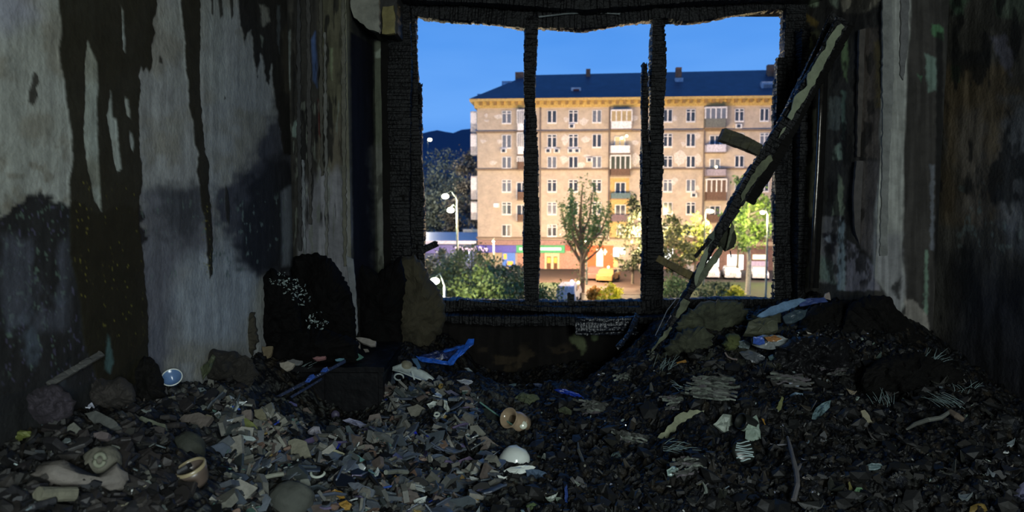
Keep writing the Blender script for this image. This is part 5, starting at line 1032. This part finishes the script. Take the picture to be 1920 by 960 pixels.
# hip roof
vR = (PY(1100, 141, 99.).z-GZ); uh = uv(975, 150)[0]+.6
P = [W(-.95, vC+.05, 1.0), W(WLEN+1, vC+.05, 1.0), W(WLEN+1, vC+.05, -14), W(-.95, vC+.05, -14), W(uh, vR, -6.5), W(WLEN-3, vR+.25, -6.5)]
put('roof', P, [(0,1,5,4),(1,2,5),(2,3,4,5),(3,0,4),(3,2,1,0)], outdoor('blue_tin_roof', (.035, .045, .075), .45, var=.25, vscale=.8), bd)
BRK = outdoor('chimney_brick', (.24, .11, .06)); TIN = outdoor('roof_tin', (.30, .36, .44), .4)
def chim(px0, px1, py0, py1, m, dback=-5.5, name='chimney'):
    u0, v1 = uv(px0, py0, dback); u1, v0 = uv(px1, py1, dback); mb = MB(); bb(mb, u0, u1, v0-1.2, v1, dback-.8, dback); return mb.put(name, m, bd)
c1 = chim(966, 982, 135, 152, BRK); chim(941, 960, 152, 158, TIN, -4, 'roof_box'); chim(943, 957, 157, 166, WHITE, -3.8, 'roof_box')
chim(1099, 1107, 129, 142, BRK); c3 = chim(1268, 1278, 126, 150, BRK, -3.5); chim(1266, 1281, 146, 162, TIN, -3.2, 'chimney_flashing')
chim(1440, 1452, 121, 140, BRK, -4.5); chim(1452, 1458, 128, 150, BRK, -4); chim(1432, 1452, 158, 176, outdoor('dormer_red', (.16, .07, .06)), -1.0, 'dormer'); chim(1428, 1454, 153, 159, TIN, -1.0, 'dormer_roof')
chim(1071, 1089, 164, 181, TIN, -.9, 'dormer'); chim(1075, 1086, 167, 178, outdoor('dormer_dark', (.09, .03, .03)), -.85, 'dormer_window')
chim(895, 902, 176, 186, TIN, -1.5, 'roof_box')
PAN = outdoor('dark_pane', (.035, .045, .06), .12, var=.5, vscale=.5); PANB = outdoor('dim_pane', (.14, .16, .20), .15)
LIT = mat('lit_pane', (.3, .25, .15), .5, emit=(1., .82, .38), estr=1.6); LITW = mat('lit_curtain', (.3, .25, .15), .5, emit=(1., .66, .3), estr=.55)
def window(px, y0, y1, w=18, tr=True, pane=None, split=(.5,)):
    u0, v0 = uv(px-w/2, y1); u1, v1 = uv(px+w/2, y0); mb = MB(); f = .085
    bb(mb, u0, u1, v0-.12, v0+f, -.02, .16); bb(mb, u0, u0+f, v0, v1, -.02, .1); bb(mb, u1-f, u1, v0, v1, -.02, .1); bb(mb, u0, u1, v1-f, v1, -.02, .1)
    for s in split: um = u0+(u1-u0)*s; bb(mb, um-.085, um+.085, v0, v1, -.02, .09)
    if tr: bb(mb, u0, u1, v1-.42, v1-.32, -.02, .09)
    o = mb.put('window', WHITE, bd)
    mb = MB(); bb(mb, u0+.05, u1-.05, v0+.05, v1-.05, -.02, .04); mb.put('pane', pane or (PAN if h1(px, y0) < .7 else PANB), o); return o
ROWS = [(208,232),(253,278),(294,316),(337,360),(379,402),(421,443)]
def yy(r, px): d = (px-900)/560*[-5,-4,-2.5,-1,0,0][r]; return ROWS[r][0]+d, ROWS[r][1]+d
for px in (950, 1035, 1075, 1119, 1252, 1295, 1386, 1433):
    for r in range(6):
        y0, y1 = yy(r, px); window(px, y0, y1, 18, tr=(h1(px, r, 3) < .45), pane=None)
for r in range(4, 6): pass
# air conditioners
for px, py in ((1028,283),(1044,283),(1070,283),(1082,283),(1072,237),(945,283),(1384,237),(1300,366),(931,385),(1105,300)):
    u, v = uv(px, py); mb = MB(); bb(mb, u-.4, u+.4, v-.28, v+.28, .02, .4); o = mb.put('air_conditioner', WHITE, bd)
    mb = MB(); bb(mb, u-.25, u+.2, v-.2, v+.2, .38, .42); mb.put('fan_grille', PAN, o)
# white render patches where brick was mended
for i, (px, py, w, h) in enumerate([(934,219,9,5),(912,217,4,4),(1060,262,8,12),(1098,262,9,6),(1062,225,5,6),(1095,228,10,8),(1058,300,9,8),(1100,293,8,5),(1275,297,12,16),(1309,300,7,12),(1090,310,8,7),(1308,255,6,7),(1282,270,5,5),(1265,222,5,5),(1190,222,8,6),(1192,268,7,5),(1192,300,8,14),(913,227,5,3),(937,265,5,5),(907,265,7,4),(1360,262,6,6),(1308,352,4,5),(1265,340,7,8),(925,305,7,5)]):
    pts = [W(*uv(x, y), .0) for x, y in ragged([(px-w,py-h/2),(px,py-h),(px+w,py-h/3),(px+w*.6,py+h/2),(px-w*.2,py+h),(px-w*.8,py+h*.4)], 4, 1.6, i)]
    V, F = slab(pts, N*.05); put('render_patch', V, F, outdoor('render_patch', (.60, .56, .53)), bd)
# downpipes
for px in (1013, 1142, 1319):
    u, v = uv(px, 300); put('downpipe', *tube([W(u, 3.5, .2), W(u, vC, .2)], .1, 6), outdoor('downpipe', (.16, .13, .12), .6), bd)
# balconies
def balcony(px, w, ytop, yrail, ybot, railc, kind='open', pane=PAN, lamps=(), name='balcony', dep=1.1):
    u0, vt = uv(px-w/2, ytop); u1, vb = uv(px+w/2, ybot); vr = uv(px, yrail)[1]
    e = empty(name, W((u0+u1)/2, vb, 0)); e.location = e.location-bd.location; e.parent = bd
    mb = MB(); bb(mb, u0, u1, vb, vr, dep-.08, dep); bb(mb, u0, u0+.08, vb, vr, 0, dep); bb(mb, u1-.08, u1, vb, vr, 0, dep); mb.put('railing', railc, e)
    mb = MB(); bb(mb, u0-.05, u1+.05, vb-.15, vb, 0, dep+.05); mb.put('slab', TRIM, e)
    if kind == 'glazed':
        mb = MB(); n = 4
        for i in range(n+1): uu = u0+(u1-u0)*i/n; bb(mb, uu-.07, uu+.07, vr, vt, dep-.1, dep)
        bb(mb, u0, u1, vt-.15, vt+.05, 0, dep); mb.put('glazing_frame', WHITE, e); mb = MB(); bb(mb, u0, u1, vr, vt, dep-.08, dep-.05); mb.put('glass', pane, e)
    else:
        mb = MB(); c = (u0+u1)/2; bb(mb, c-.65, c+.65, vb, vt-.5, .02, .06); mb.put('door_pane', pane, e)
        mb = MB(); bb(mb, c-.72, c-.6, vb, vt-.42, .02, .1); bb(mb, c+.6, c+.72, vb, vt-.42, .02, .1); bb(mb, c-.05, c+.07, vb, vt-.42, .02, .1); bb(mb, c-.72, c+.72, vt-.5, vt-.4, .02, .1); mb.put('door_frame', WHITE, e)
    for lx, ly in lamps:
        uu, vv = uv(lx, ly, .6); bm = bmesh.new(); bmesh.ops.create_icosphere(bm, subdivisions=2, radius=.17); V = [v.co+W(uu, vv, .6) for v in bm.verts]; F = [tuple(v.index for v in f.verts) for f in bm.faces]; bm.free()
        put('lamp', V, F, mat('lamp_globe', (1, 1, 1), .5, emit=(1., .85, .45), estr=7), e)
    return e
WR = outdoor('white_railing', (.72, .72, .76), .6); GR = outdoor('grey_railing', (.13, .14, .13), .7); BRR = outdoor('brown_railing', (.12, .07, .05), .8); OCH = outdoor('ochre_wall', (.50, .34, .14))
balcony(1164, 38, 208, 229, 243, WR, 'glazed', outdoor('curtain_pane', (.38, .30, .16), .4))
balcony(1162, 36, 250, 274, 288, WR, 'open', LITW, [(1166,259),(1175,255)])
balcony(1162, 36, 292, 317, 329, BRR, 'glazed', outdoor('dim_glass', (.05, .06, .04), .3), [(1146,300),(1147,308),(1164,305),(1169,312),(1175,308)])
balcony(1163, 36, 336, 362, 372, outdoor('teal_clutter', (.10, .16, .18)), 'open'); balcony(1163, 36, 378, 402, 414, outdoor('violet_railing', (.14, .10, .12)), 'open'); 
u0, v0 = uv(1143, 446); u1, v1 = uv(1180, 334); mb = MB(); bb(mb, u0, u1, v0, v1, -.01, .012); mb.put('painted_bay', OCH, bd); window(1163, 421, 440, 14)
balcony(1339, 38, 203, 224, 240, GR, 'glazed', PANB); balcony(1340, 36, 248, 272, 286, outdoor('lilac_railing', (.5, .5, .6)), 'open', LITW if False else PAN)
balcony(1340, 36, 292, 318, 330, outdoor('lilac_grey_railing', (.30, .27, .33)), 'open', PANB, [(1343,313)]); balcony(1340, 36, 336, 360, 375, BRR, 'glazed', outdoor('brown_glass', (.10, .06, .04), .4)); balcony(1340, 36, 380, 402, 416, BRR, 'open')
for r, (a, b, c) in enumerate([(208,233,246),(250,276,290),(294,304,318),(336,360,374),(378,402,414)]): balcony(978, 14, a, b, c, WR if r < 2 else BRR, 'glazed' if r < 3 else 'open', PAN)
for r, (a, b) in enumerate([(208,246),(250,290),(330,374),(378,412)]):   # bays on the left gable end
    v1, v0 = uv(895, a)[1], uv(895, b)[1]; mb = MB(); bb(mb, -.95, 0, v0, v0+(v1-v0)*.4, -2.6, -.3); bb(mb, -.95, 0, v1-.2, v1, -2.6, -.3); bb(mb, -.95, -.1, v0, v1, -.45, -.3); bb(mb, -.95, -.8, v0, v1, -2.6, -2.45)
    o = mb.put('gable_balcony', WR, bd); mb = MB(); bb(mb, -.88, -.05, v0+.3, v1-.2, -2.5, -.33); mb.put('pane', outdoor('pale_pane', (.35, .42, .35), .3), o)
# shop floor
def front(name, px0, py0, px1, py1, m, d0=.02, d1=.3, parent=bd):
    ua, va = uv(px0, py1, d1); ub, vb = uv(px1, py0, d1); mb = MB(); bb(mb, ua, ub, va, vb, d0, d1); return mb.put(name, m, parent)
front('awning', 895, 451, 1075, 459, outdoor('awning_mauve', (.30, .19, .17)), 0, 1.4)
sg = front('shop_sign', 853, 460, 968, 473, outdoor('sign_blue', (.05, .045, .30), .5, emit=(.10, .09, .55), estr=.35), .3, .55)
sg2 = front('shop_sign', 968, 459, 1059, 474, outdoor('sign_green', (.03, .28, .12), .5, emit=(.05, .5, .2), estr=.25), .3, .6)
front('shop_sign', 1060, 460, 1070, 470, outdoor('sign_red', (.5, .05, .05), .5), .3, .5)
def text(body, px, py, hpx, col, parent, name='lettering', d=.62, estr=1.2, wpx=None):
    cu = bpy.data.curves.new(name, 'FONT'); cu.body = body; cu.align_x = 'LEFT'; cu.align_y = 'CENTER'; cu.size = 1; cu.extrude = .02
    tmp = bpy.data.objects.new(name, cu); COL.objects.link(tmp); dg = bpy.context.evaluated_depsgraph_get(); me = bpy.data.meshes.new_from_object(tmp.evaluated_get(dg)); bpy.data.objects.remove(tmp)
    xs = [v.co.x for v in me.vertices]; ys_ = [v.co.y for v in me.vertices]; hh = hpx/14.; s = hh/(max(ys_)-min(ys_)); sx = (wpx/14.)/(max(xs)-min(xs)) if wpx else s; u, v = uv(px, py, d)
    V = [W(u+(q.co.x-min(xs))*sx, v+q.co.y*s, d+q.co.z) for q in me.vertices]; F = [tuple(p.vertices) for p in me.polygons]
    return put(name, V, F, mat('letter_'+name+str(px), col, .5, emit=col, estr=estr), parent)
text("Domino's Pizza", 862, 467, 9.5, (1, .75, .9), sg, wpx=54)
front('emblem', 853, 463, 859, 470, mat('emblem', (1, .7, .8), .5, emit=(1, .75, .85), estr=1.2), .55, .62, sg)
for x0, x1 in ((974,984),(1000,1052)): front('lettering_band', x0, 464.5, x1, 469, mat('white_letters', (.8, .9, .8), .5, emit=(.8, 1, .85), estr=.5), .6, .64, sg2)
front('shop_wall', 893, 475, 942, 497, outdoor('cream_shopfront', (.40, .34, .22)), 0, .15)
pst = front('poster', 942, 474, 966, 500, outdoor('poster_blue', (.06, .17, .55), .5, emit=(.06, .17, .55), estr=.3), .05, .3)
front('poster_spot', 944, 476, 950, 486, mat('poster_orange', (.9, .4, .05), .5, emit=(1, .45, .08), estr=.5), .3, .33, pst); front('poster_spot', 951, 490, 962, 497, MATS['poster_orange'], .3, .33, pst)
dr = front('shop_door', 1021, 473, 1049, 508, outdoor('door_frame_warm', (.75, .52, .32), .5), .02, .3)
for x0, x1 in ((1025,1033),(1038,1045)): front('door_pane', x0, 481, x1, 504, outdoor('shop_pane', (.12, .05, .02), .3), .28, .33, dr); front('lit_pane', x0+1, 483, x1-1, 493, mat('shop_glow', (.5, .3, .05), .5, emit=(.9, .55, .05), estr=.9), .33, .36, dr)
front('shop_wall', 970, 474, 1021, 505, outdoor('pinkish_shopfront', (.42, .24, .19)), 0, .12); front('shop_wall', 1049, 474, 1100, 505, MATS['pinkish_shopfront'], 0, .12)
rs = front('red_shopfront', 1100, 461, 1150, 505, mat('shop_red', (.75, .10, .02), .5, emit=(.9, .13, .03), estr=.45), 0, .3)
front('shop_entrance', 1118, 466, 1131, 502, mat('entrance_glow', (1, .8, .7), .5, emit=(1., .68, .52), estr=.75), .3, .36, rs)
cr = MATS.get('x') or mat('cross_white', (1, .9, .8), .5, emit=(1, .72, .5), estr=.8); front('cross', 1131, 470, 1138, 474, cr, .3, .36, rs); front('cross', 1133, 467, 1136, 478, cr, .3, .37, rs)
shopw = mat('shop_white', (1, 1, 1), .5, emit=(.75, .9, 1.), estr=2.2); shopy = mat('shop_yellow', (1, .9, .6), .5, emit=(1., .9, .55), estr=2.2)
front('lit_window', 1150, 465, 1161, 481, shopw, .05, .2); front('lit_window', 1164, 465, 1172, 477, shopw, .05, .2); front('lit_window', 1150, 484, 1158, 500, mat('amber_window', (1, .6, .2), .5, emit=(.9, .5, .1), estr=.6), .05, .2)
front('lit_window', 1240, 466, 1262, 486, shopw, .05, .2); front('lit_window', 1284, 482, 1306, 490, mat('soft_window', (1, .8, .7), .5, emit=(1, .8, .65), estr=.8), .05, .2)
front('lit_window', 1322, 430, 1334, 445, mat('pink_window', (1, .7, .6), .5, emit=(.9, .6, .5), estr=.6), .05, .2)
front('shop_wall', 1240, 446, 1455, 512, outdoor('brown_shopfront', (.20, .12, .10)), 0, .08)
front('lit_window', 1326, 482, 1348, 502, shopw, .1, .25); front('lit_window', 1364, 478, 1394, 505, mat('shop_bright', (1, 1, .95), .5, emit=(1, .98, .9), estr=3), .1, .25); front('lit_window', 1412, 478, 1436, 486, shopy, .1, .25); front('lit_window', 1404, 490, 1440, 500, mat('lilac_window', (.6, .5, .6), .5, emit=(.6, .45, .6), estr=.35), .1, .2)
# low annex on the left
an = empty('annex', PZ(850, 500, GZ)); an.location = W(-8, 0, 1); tagit(an, 'low shop annex with a flat blue metal roof left of the apartment building', 'building')
vr = uv(860, 455)[1]
mb = MB(); bb(mb, -11, -.1, 0, vr, -10, .6); mb.put('wall', outdoor('annex_wall', (.10, .12, .22)), an)
P = [W(-11.5, vr+.1, 1.0), W(-.05, vr+.1, 1.0), W(-.05, uv(880,441)[1], -9), W(-11.5, uv(880,441)[1], -9)]; V, F = slab(P, Vector((0, 0, -.12))); put('roof', V, F, outdoor('annex_roof', (.16, .30, .48), .4), an)
mb = MB(); bb(mb, -11.5, -.05, vr-.12, vr+.32, .9, 1.15); mb.put('fascia', outdoor('fascia', (.75, .72, .85), .4), an)
mb = MB(); bb(mb, -3.4, -.1, uv(880,441)[1]-.2, uv(880,435)[1], -9.6, -9.2); mb.put('parapet', outdoor('parapet', (.7, .66, .52)), an)
mb = MB(); bb(mb, -11.3, -3.0, vr-1.4, vr-.3, .6, .7); mb.put('sign_panel', outdoor('sign_violet', (.18, .16, .40), .5, emit=(.18, .16, .4), estr=.2), an)
for px, py in ((874,476),(857,489),(874,491)):
    u, v = uv(px, py, 3); bm = bmesh.new(); bmesh.ops.create_icosphere(bm, subdivisions=2, radius=.15); V = [q.co+W(u, v, .75) for q in bm.verts]; F = [tuple(q.index for q in f.verts) for f in bm.faces]; bm.free(); put('spotlight', V, F, mat('annex_spot', (1, 1, 1), .5, emit=(.75, .9, 1), estr=9), an)
# hills
def hills(name, pix, Y, base, col):
    V = []; n = 160; x0, x1 = pix[0][0], pix[-1][0]
    for i in range(n+1):
        px = x0+(x1-x0)*i/n; py = np.interp(px, [p[0] for p in pix], [p[1] for p in pix])+(h1(i, 4)-.5)*5+2.5*math.sin(i*.9)
        t = PY(px, py, Y); V += [t, Vector((t.x, Y+60, t.z-4)), Vector((t.x, Y-80, base))]
    F = []
    for i in range(n): a = i*3; F += [(a, a+2, a+5, a+3), (a, a+3, a+4, a+1)]
    tagit(put(name, V, F, outdoor('mat_'+name, col, 1)), kind='structure')
hills('hill', [(-200,300),(600,262),(760,250),(800,248),(850,247),(868,240),(895,236),(1000,250),(2200,320)], 520, GZ, (.035, .055, .10))
# trees
LEAF = {}
def leafmat(c, name): return outdoor('leaf_'+name, c, .6, var=.6, vscale=.8)
def tree(name, label, base, h, spread, lc, lname, crown0=.25, shape='round', n=2600, lsize=.28, seed=1, trunkr=.16, trunkc=(.09,.08,.06), tname='bark', group=None, limbs=9):
    rg = random.Random(seed); e = empty(name, base); tagit(e, label, 'tree', group); base = Vector(base)
    tm = outdoor('trunk_'+tname, trunkc, .9); V = []; F = []; tips = []
    def addt(pts, r):
        n0 = len(V); v, f = tube(pts, r, 7); V.extend(v); F.extend([tuple(i+n0 for i in q) for q in f])
    top = base+Vector((0, 0, h*.9)); addt([base+Vector((0, 0, -.1)), base+Vector((.05*h*.1, 0, h*.3)), base+Vector((-.02*h, 0, h*.6)), top], [trunkr, trunkr*.8, trunkr*.5, .04])
    for k in range(limbs):
        z0 = h*(crown0+(.85-crown0)*k/limbs*.8); a = rg.uniform(0, 6.28); l = spread*rg.uniform(.6, 1)*(1 if shape == 'round' else .8)
        p0 = base+Vector((0, 0, z0)); up = (1.5 if shape == 'vase' else .5)*l+(h*.16 if shape == 'vase' else 0)
        p1 = p0+Vector((math.cos(a)*l*.6, math.sin(a)*l*.6, up*.5)); p2 = p0+Vector((math.cos(a)*l, math.sin(a)*l, up)); addt([p0, p1, p2], [trunkr*.45, trunkr*.3, .03]); tips += [p1.lerp(p2, .3), p2, p1.lerp(p2, .7)]
    vs = []
    if shape == 'vase':
        for k in range(15):
            a = k*2.4+rg.uniform(-.3, .3); o_ = spread*rg.uniform(.25, 1.0); z0 = h*rg.uniform(.12, .5); z1 = min(h, z0+h*rg.uniform(.32, .5)); d = Vector((math.cos(a), math.sin(a)*.7, 0))
            q0 = base+Vector((0, 0, z0)); q1 = base+d*o_*.65+Vector((0, 0, z0+(z1-z0)*.35)); q2 = base+d*o_+Vector((0, 0, z1)); addt([q0, q1, q2], [trunkr*.5, trunkr*.3, .03])
            for j in range(6): vs.append((q1.lerp(q2, .15+j*.17)+Vector((rg.uniform(-.2, .2), 0, 0)), .52-.05*j))
        for j in range(9): vs.append((base+Vector((rg.uniform(-.3, .3), 0, h*(.12+j*.1))), .6))
    put('trunk', V, F, tm, e)
    V = []; F = []; cl = [(t, spread*rg.uniform(.22, .4)) for t in tips]
    for k in range(26):
        z = rg.uniform(crown0, 1); 
        if shape == 'round': r = spread*math.sqrt(max(.05, 1-((z-(1+crown0)/2)/((1-crown0)/2))**2))
        elif shape == 'vase': r = spread*(.35+.75*math.sin(min(1, (z-crown0)/(1-crown0)*1.15)*2.6))*.8
        else: r = spread*(1-(z-crown0)/(1-crown0))+.2
        a = rg.uniform(0, 6.28); rr = r*rg.uniform(.2, 1); cl.append((base+Vector((math.cos(a)*rr, math.sin(a)*rr, h*z)), spread*rg.uniform(.16, .34)))
    if vs: cl = vs
    for k in range(n):
        c, r = rg.choice(cl); d = Vector((rg.gauss(0, 1), rg.gauss(0, 1), rg.gauss(0, 1.3 if shape == 'vase' else .8)))*r*.6; p = c+d; s = lsize*rg.uniform(.5, 1.2)
        if p.z < base.z+.1: continue
        q = Quaternion(Vector((rg.uniform(-1, 1), rg.uniform(-1, 1), rg.uniform(-1, 1))).normalized(), rg.uniform(0, 3)); n0 = len(V)
        V += [p+q @ Vector(v) for v in ((-s, 0, 0), (0, -s*.5, 0), (s, 0, .1*s), (0, s*.5, 0))]; F.append((n0, n0+1, n0+2, n0+3))
    o = put('foliage', V, F, leafmat(lc, lname), e); o['kind'] = 'stuff'; return e
def gp(px, Y): p = PY(px, 400, Y); return Vector((p.x, Y, GZ))
tree('poplar_tree', 'tall upswept green poplar with bare lower limbs before the apartment building', gp(1092, 68), PY(1090, 322, 68).z-GZ, 2.9, (.10,.19,.055), 'poplar', .26, 'vase', 5200, .15, 3, .32, (.20,.13,.08), 'poplar', limbs=1)
tree('dark_tree', 'dark leafy tree left of the double mullion in front of the shops', gp(1188, 75), PY(1188, 372, 75).z-GZ, 1.9, (.05,.07,.03), 'dark', .15, 'cone', 2300, .22, 5)
tree('leafy_tree', 'olive leafy tree right of the double mullion below the third-floor windows', gp(1262, 72), PY(1262, 405, 72).z-GZ, 2.6, (.09,.11,.04), 'olive', .25, 'round', 2600, .24, 6)
tree('lamplit_tree', 'yellow-green lamp-lit tree just left of the leaning batten', gp(1305, 76), PY(1300, 400, 76).z-GZ, 1.9, (.30,.36,.08), 'limelit', .35, 'round', 1500, .22, 7)
tree('street_tree', 'bright green lamp-lit tree with a whitewashed trunk by the right jamb', gp(1406, 66), PY(1406, 345, 66).z-GZ, 2.6, (.22,.36,.08), 'bright', .42, 'round', 3000, .22, 8, .28, (.42,.38,.32), 'whitewashed')
tree('street_tree', 'slender dark green tree standing behind the bright lamp-lit one', gp(1385, 80), PY(1385, 335, 80).z-GZ, 2.2, (.08,.15,.06), 'mid', .3, 'cone', 1800, .24, 9)
tree('background_tree', 'grey-green misty tree behind the twin street lamp', gp(838, 150), PY(838, 286, 150).z-GZ, 6.5, (.115,.13,.095), 'misty', .1, 'round', 6500, .36, 10)
tree('background_tree', 'brownish dark tree between the misty tree and the gable end', gp(878, 140), PY(876, 288, 140).z-GZ, 4.6, (.085,.07,.05), 'brown', .08, 'round', 6500, .34, 11)
tree('background_tree', 'pale tree at the left window jamb far down the street', gp(800, 170), PY(800, 300, 170).z-GZ, 6.5, (.12,.14,.11), 'misty2', .1, 'round', 5500, .38, 12)
for i, (px, Y, top, wd, c, lb) in enumerate([(885, 55, 468, 2.4, (0.120,0.152,0.056), 'broad olive bush-like tree in the middle of the left window pane'), (850, 58, 478, 2.0, (0.112,0.144,0.064), 'grey-green tree under the twin street lamp'), (930, 52, 488, 2.2, (0.112,0.160,0.048), 'green tree right of the broad olive one, by the left mullion'), (960, 60, 500, 1.8, (0.112,0.136,0.048), 'low olive tree just left of the left mullion'), (828, 62, 470, 1.6, (0.128,0.136,0.072), 'tree at the left jamb beside the floodlight'), (905, 48, 505, 2.2, (0.128,0.176,0.048), 'low bright green bush at the bottom of the left opening')]):
    tree('bush_tree', lb, gp(px, Y), PY(px, top, Y).z-GZ, wd, c, 'bush%d' % i, .05, 'round', 3600, .17, 20+i)
for i, (px, Y, top, wd, c, lb) in enumerate([(1145, 60, 533, .95, (.75,.68,.03), 'bright yellow bush below the parked cars'), (1118, 62, 540, .8, (.65,.32,.03), 'orange autumn shrub beside the bright yellow bush'), (1382, 62, 537, .8, (.6,.58,.05), 'yellow-green bush left of the whitewashed trunk'), (1360, 62, 543, .5, (.55,.55,.04), 'small yellow bush left of the larger yellow-green one'), (1020, 55, 535, 1.6, (.09,.17,.025), 'grass-green shrub right of the left mullion'), (1260, 60, 520, 1.6, (.035,.08,.02), 'dark green shrub right of the double mullion'), (1340, 60, 530, 1.5, (.04,.08,.03), 'dark hedge shrub under the parked cars')]):
    tree('shrub', lb, gp(px, Y), PY(px, top, Y).z-GZ, wd, c, 'shrub%d' % i, .0, 'round', 1500, .14, 40+i, .05)
# street lamps
def light_pt(name, loc, power, col, r=.25):
    l = bpy.data.lights.new(name, 'POINT'); l.energy = power; l.color = col; l.shadow_soft_size = r; o = bpy.data.objects.new(name, l); COL.objects.link(o); o.location = loc; return o
def lamp(label, heads, pole_px, Y, col, power, r=.22, es=14, name='street_lamp', poletop=None):
    base = gp(pole_px, Y); e = empty(name, base); tagit(e, label, 'street lamp'); pm = outdoor('lamp_pole', (.16, .20, .18), .6)
    tops = [PY(a, b, Y) for a, b in heads]; zt = max(t.z for t in tops)-.3
    put('pole', *tube([base, Vector((base.x, Y, zt))], [.12, .08], 8), pm, e)
    for i, t in enumerate(tops):
        put('arm', *tube([Vector((base.x, Y, min(zt, t.z+.15))), Vector(((base.x+t.x)/2, Y+.05, t.z+r+.25)), t+Vector((0, 0, r*.8))], .045, 6), pm, e)
        bm = bmesh.new(); bmesh.ops.create_uvsphere(bm, u_segments=14, v_segments=8, radius=r); V = [Vector((v.co.x*1.2, v.co.y, v.co.z*.8))+t for v in bm.verts]; F = [tuple(v.index for v in f.verts) for f in bm.faces]; bm.free()
        put('lamp_head', V, F, mat('glow_%s' % name+str(pole_px), (1, 1, 1), .5, emit=col, estr=es), e)
        l = light_pt('lamp_light', t-Vector((0, 0, r+.35)), power, col); l.parent = e; l.location = t-Vector((0, 0, r+.35))-base
    return e
WARM = (1., .86, .6); ORG = (1., .69, .40)
lamp('twin-headed white street lamp in the left opening above the annex', [(835,368),(845,394)], 857, 70, (1., .93, .62), 3400, .30, 20)
lamp('bright floodlight on a short arm at the bottom left of the window', [(815,527)], 833, 42, (1., .93, .62), 3200, .25, 30, 'floodlight')
lamp('orange twin street lamp right of the yellow-green lamp-lit tree', [(1328,395),(1334,396)], 1322, 74, (1., .78, .35), 1500, .22, 10)
lamp('orange street lamp against the green tree by the right jamb', [(1430,398)], 1440, 61, (1., .80, .35), 2600, .2, 9)
lamp('added distant white lamp hidden behind the left jamb to brighten the misty trees', [(775,330)], 772, 128, (1., .93, .75), 16000, .3, 12)  # added unseen lamp, only brightens the background trees
lamp('added lamp hidden behind the right mullion to brighten the bushes', [(1222,486)], 1222, 57, (1., .85, .5), 1300, .12, 8, 'bush_fill_lamp')  # added lamp without a seen source, brightens the yellow and orange bushes
lamp('low street lamp glowing below the orange twin lamp', [(1326,421)], 1320, 78, (1., .8, .45), 600, .16, 8)
lamp('tiny distant lamp glowing on the dark hillside', [(806,262)], 803, 300, (1., .9, .6), 200, .8, 12)
# street lamps along the pavement hidden by trees and mullions light the facade
for i, (px, p) in enumerate([(925, 11500), (1003, 12000), (1100, 13500), (1210, 11500), (1229, 8000), (1460, 8000)]):
    lamp(['orange pavement lamp before the pizza shop', 'orange pavement lamp hidden by the left mullion', 'orange pavement lamp hidden by the poplar', 'orange pavement lamp left of the right mullion', 'orange pavement lamp behind the right mullion', 'orange pavement lamp behind the right jamb'][i], [(px, 452 if i in (0, 2) else 425)], px+1, 74, ORG, p, .12, 6, 'pavement_lamp')
# vehicles
def car(label, px, Y, col, rz=0, L=4.4, H_=1.45, name='parked_car', lights=None, van=False):
    base = gp(px, Y)+Vector((0, 0, .0)); e = empty(name, base); tagit(e, label, 'van' if van else 'car'); R = Matrix.Rotation(rz, 3, 'Z')
    prof = [(-.5,.2),(-.5,.55),(-.46,.62),(-.32,.66),(-.20,.98),(.14,1.0),(.30,.68),(.46,.6),(.5,.45),(.5,.2)] if not van else [(-.5,.15),(-.5,.95),(-.48,1.0),(.28,1.0),(.40,.62),(.49,.52),(.5,.15)]
    n = len(prof); V = []
    for s, k in ((-.9, 1), (.9, 1)):
        for (a, z) in prof: V.append(base+R @ Vector((a*L, s*(.85 if z > .7 else 1), z*H_)))
    put('body', V, [tuple(range(n)), tuple(range(2*n-1, n-1, -1))]+[(i, i+n, (i+1) % n+n, (i+1) % n) for i in range(n)], outdoor('paint_'+label.replace(' ', '_')[:30], col, .3), e)
    for sx in (-.31, .31):
        for sy in (-.88, .88): c = base+R @ Vector((sx*L, sy, .32)); ax = R @ Vector((0, 1, 0)); put('wheel', *tube([c-ax*.1, c+ax*.1], .32, 12), outdoor('tyre', (.01, .01, .01), .8), e)
    for s in (-1, 1):
        gv = [base+R @ Vector((a*L, s*.84, z*H_)) for a, z in ((-.28,.68),(-.18,.93),(.12,.94),(.24,.68))]
        V, F = slab(gv, R @ Vector((0, s*.02, 0))); put('side_window', V, F, PAN, e)
    for lc, (a, z, s) in (lights or []):
        bm = bmesh.new(); bmesh.ops.create_icosphere(bm, subdivisions=2, radius=.14); c = base+R @ Vector((a*L, s, z*H_)); V = [v.co+c for v in bm.verts]; F = [tuple(v.index for v in f.verts) for f in bm.faces]; bm.free()
        put('light', V, F, mat('carlight_%.1f%.1f' % lc[:2], (1, 1, 1), .5, emit=lc, estr=8), e)
    return e
car('white emergency van with a blue light bar at the bottom of the middle opening', 1068, 62, (.6, .6, .68), 1.35, 4.2, 1.65, 'white_van', [((.2, .35, 1.), (.1, 1.08, -.2)), ((1., .7, .2), (.1, 1.03, -.8))], True)
car('dark car with an amber light behind the poplar trunk', 1118, 80, (.12, .07, .06), 1.2, lights=[((1., .6, .1), (.1, .7, -.95))])
car('car with an orange lit roof sign right of the poplar', 1142, 78, (.25, .14, .05), 1.2, lights=[((1., .65, .1), (0, 1.1, 0))])
for i, (px, c) in enumerate([(1302, (.18,.18,.2)), (1335, (.6,.6,.66)), (1374, (.55,.56,.64)), (1425, (.5,.5,.58))]):
    car(['dark parked car left of the leaning batten foot', 'white parked car first in the row right of the batten', 'silver parked car in the middle of the row by the shops', 'silver-lilac parked car behind the whitewashed trunk'][i], px, 82-i*.5, c, 1.35, lights=[((.8, .85, 1.), (-.5, .5, -.6)), ((.8, .85, 1.), (-.5, .5, .6))] if i else None)
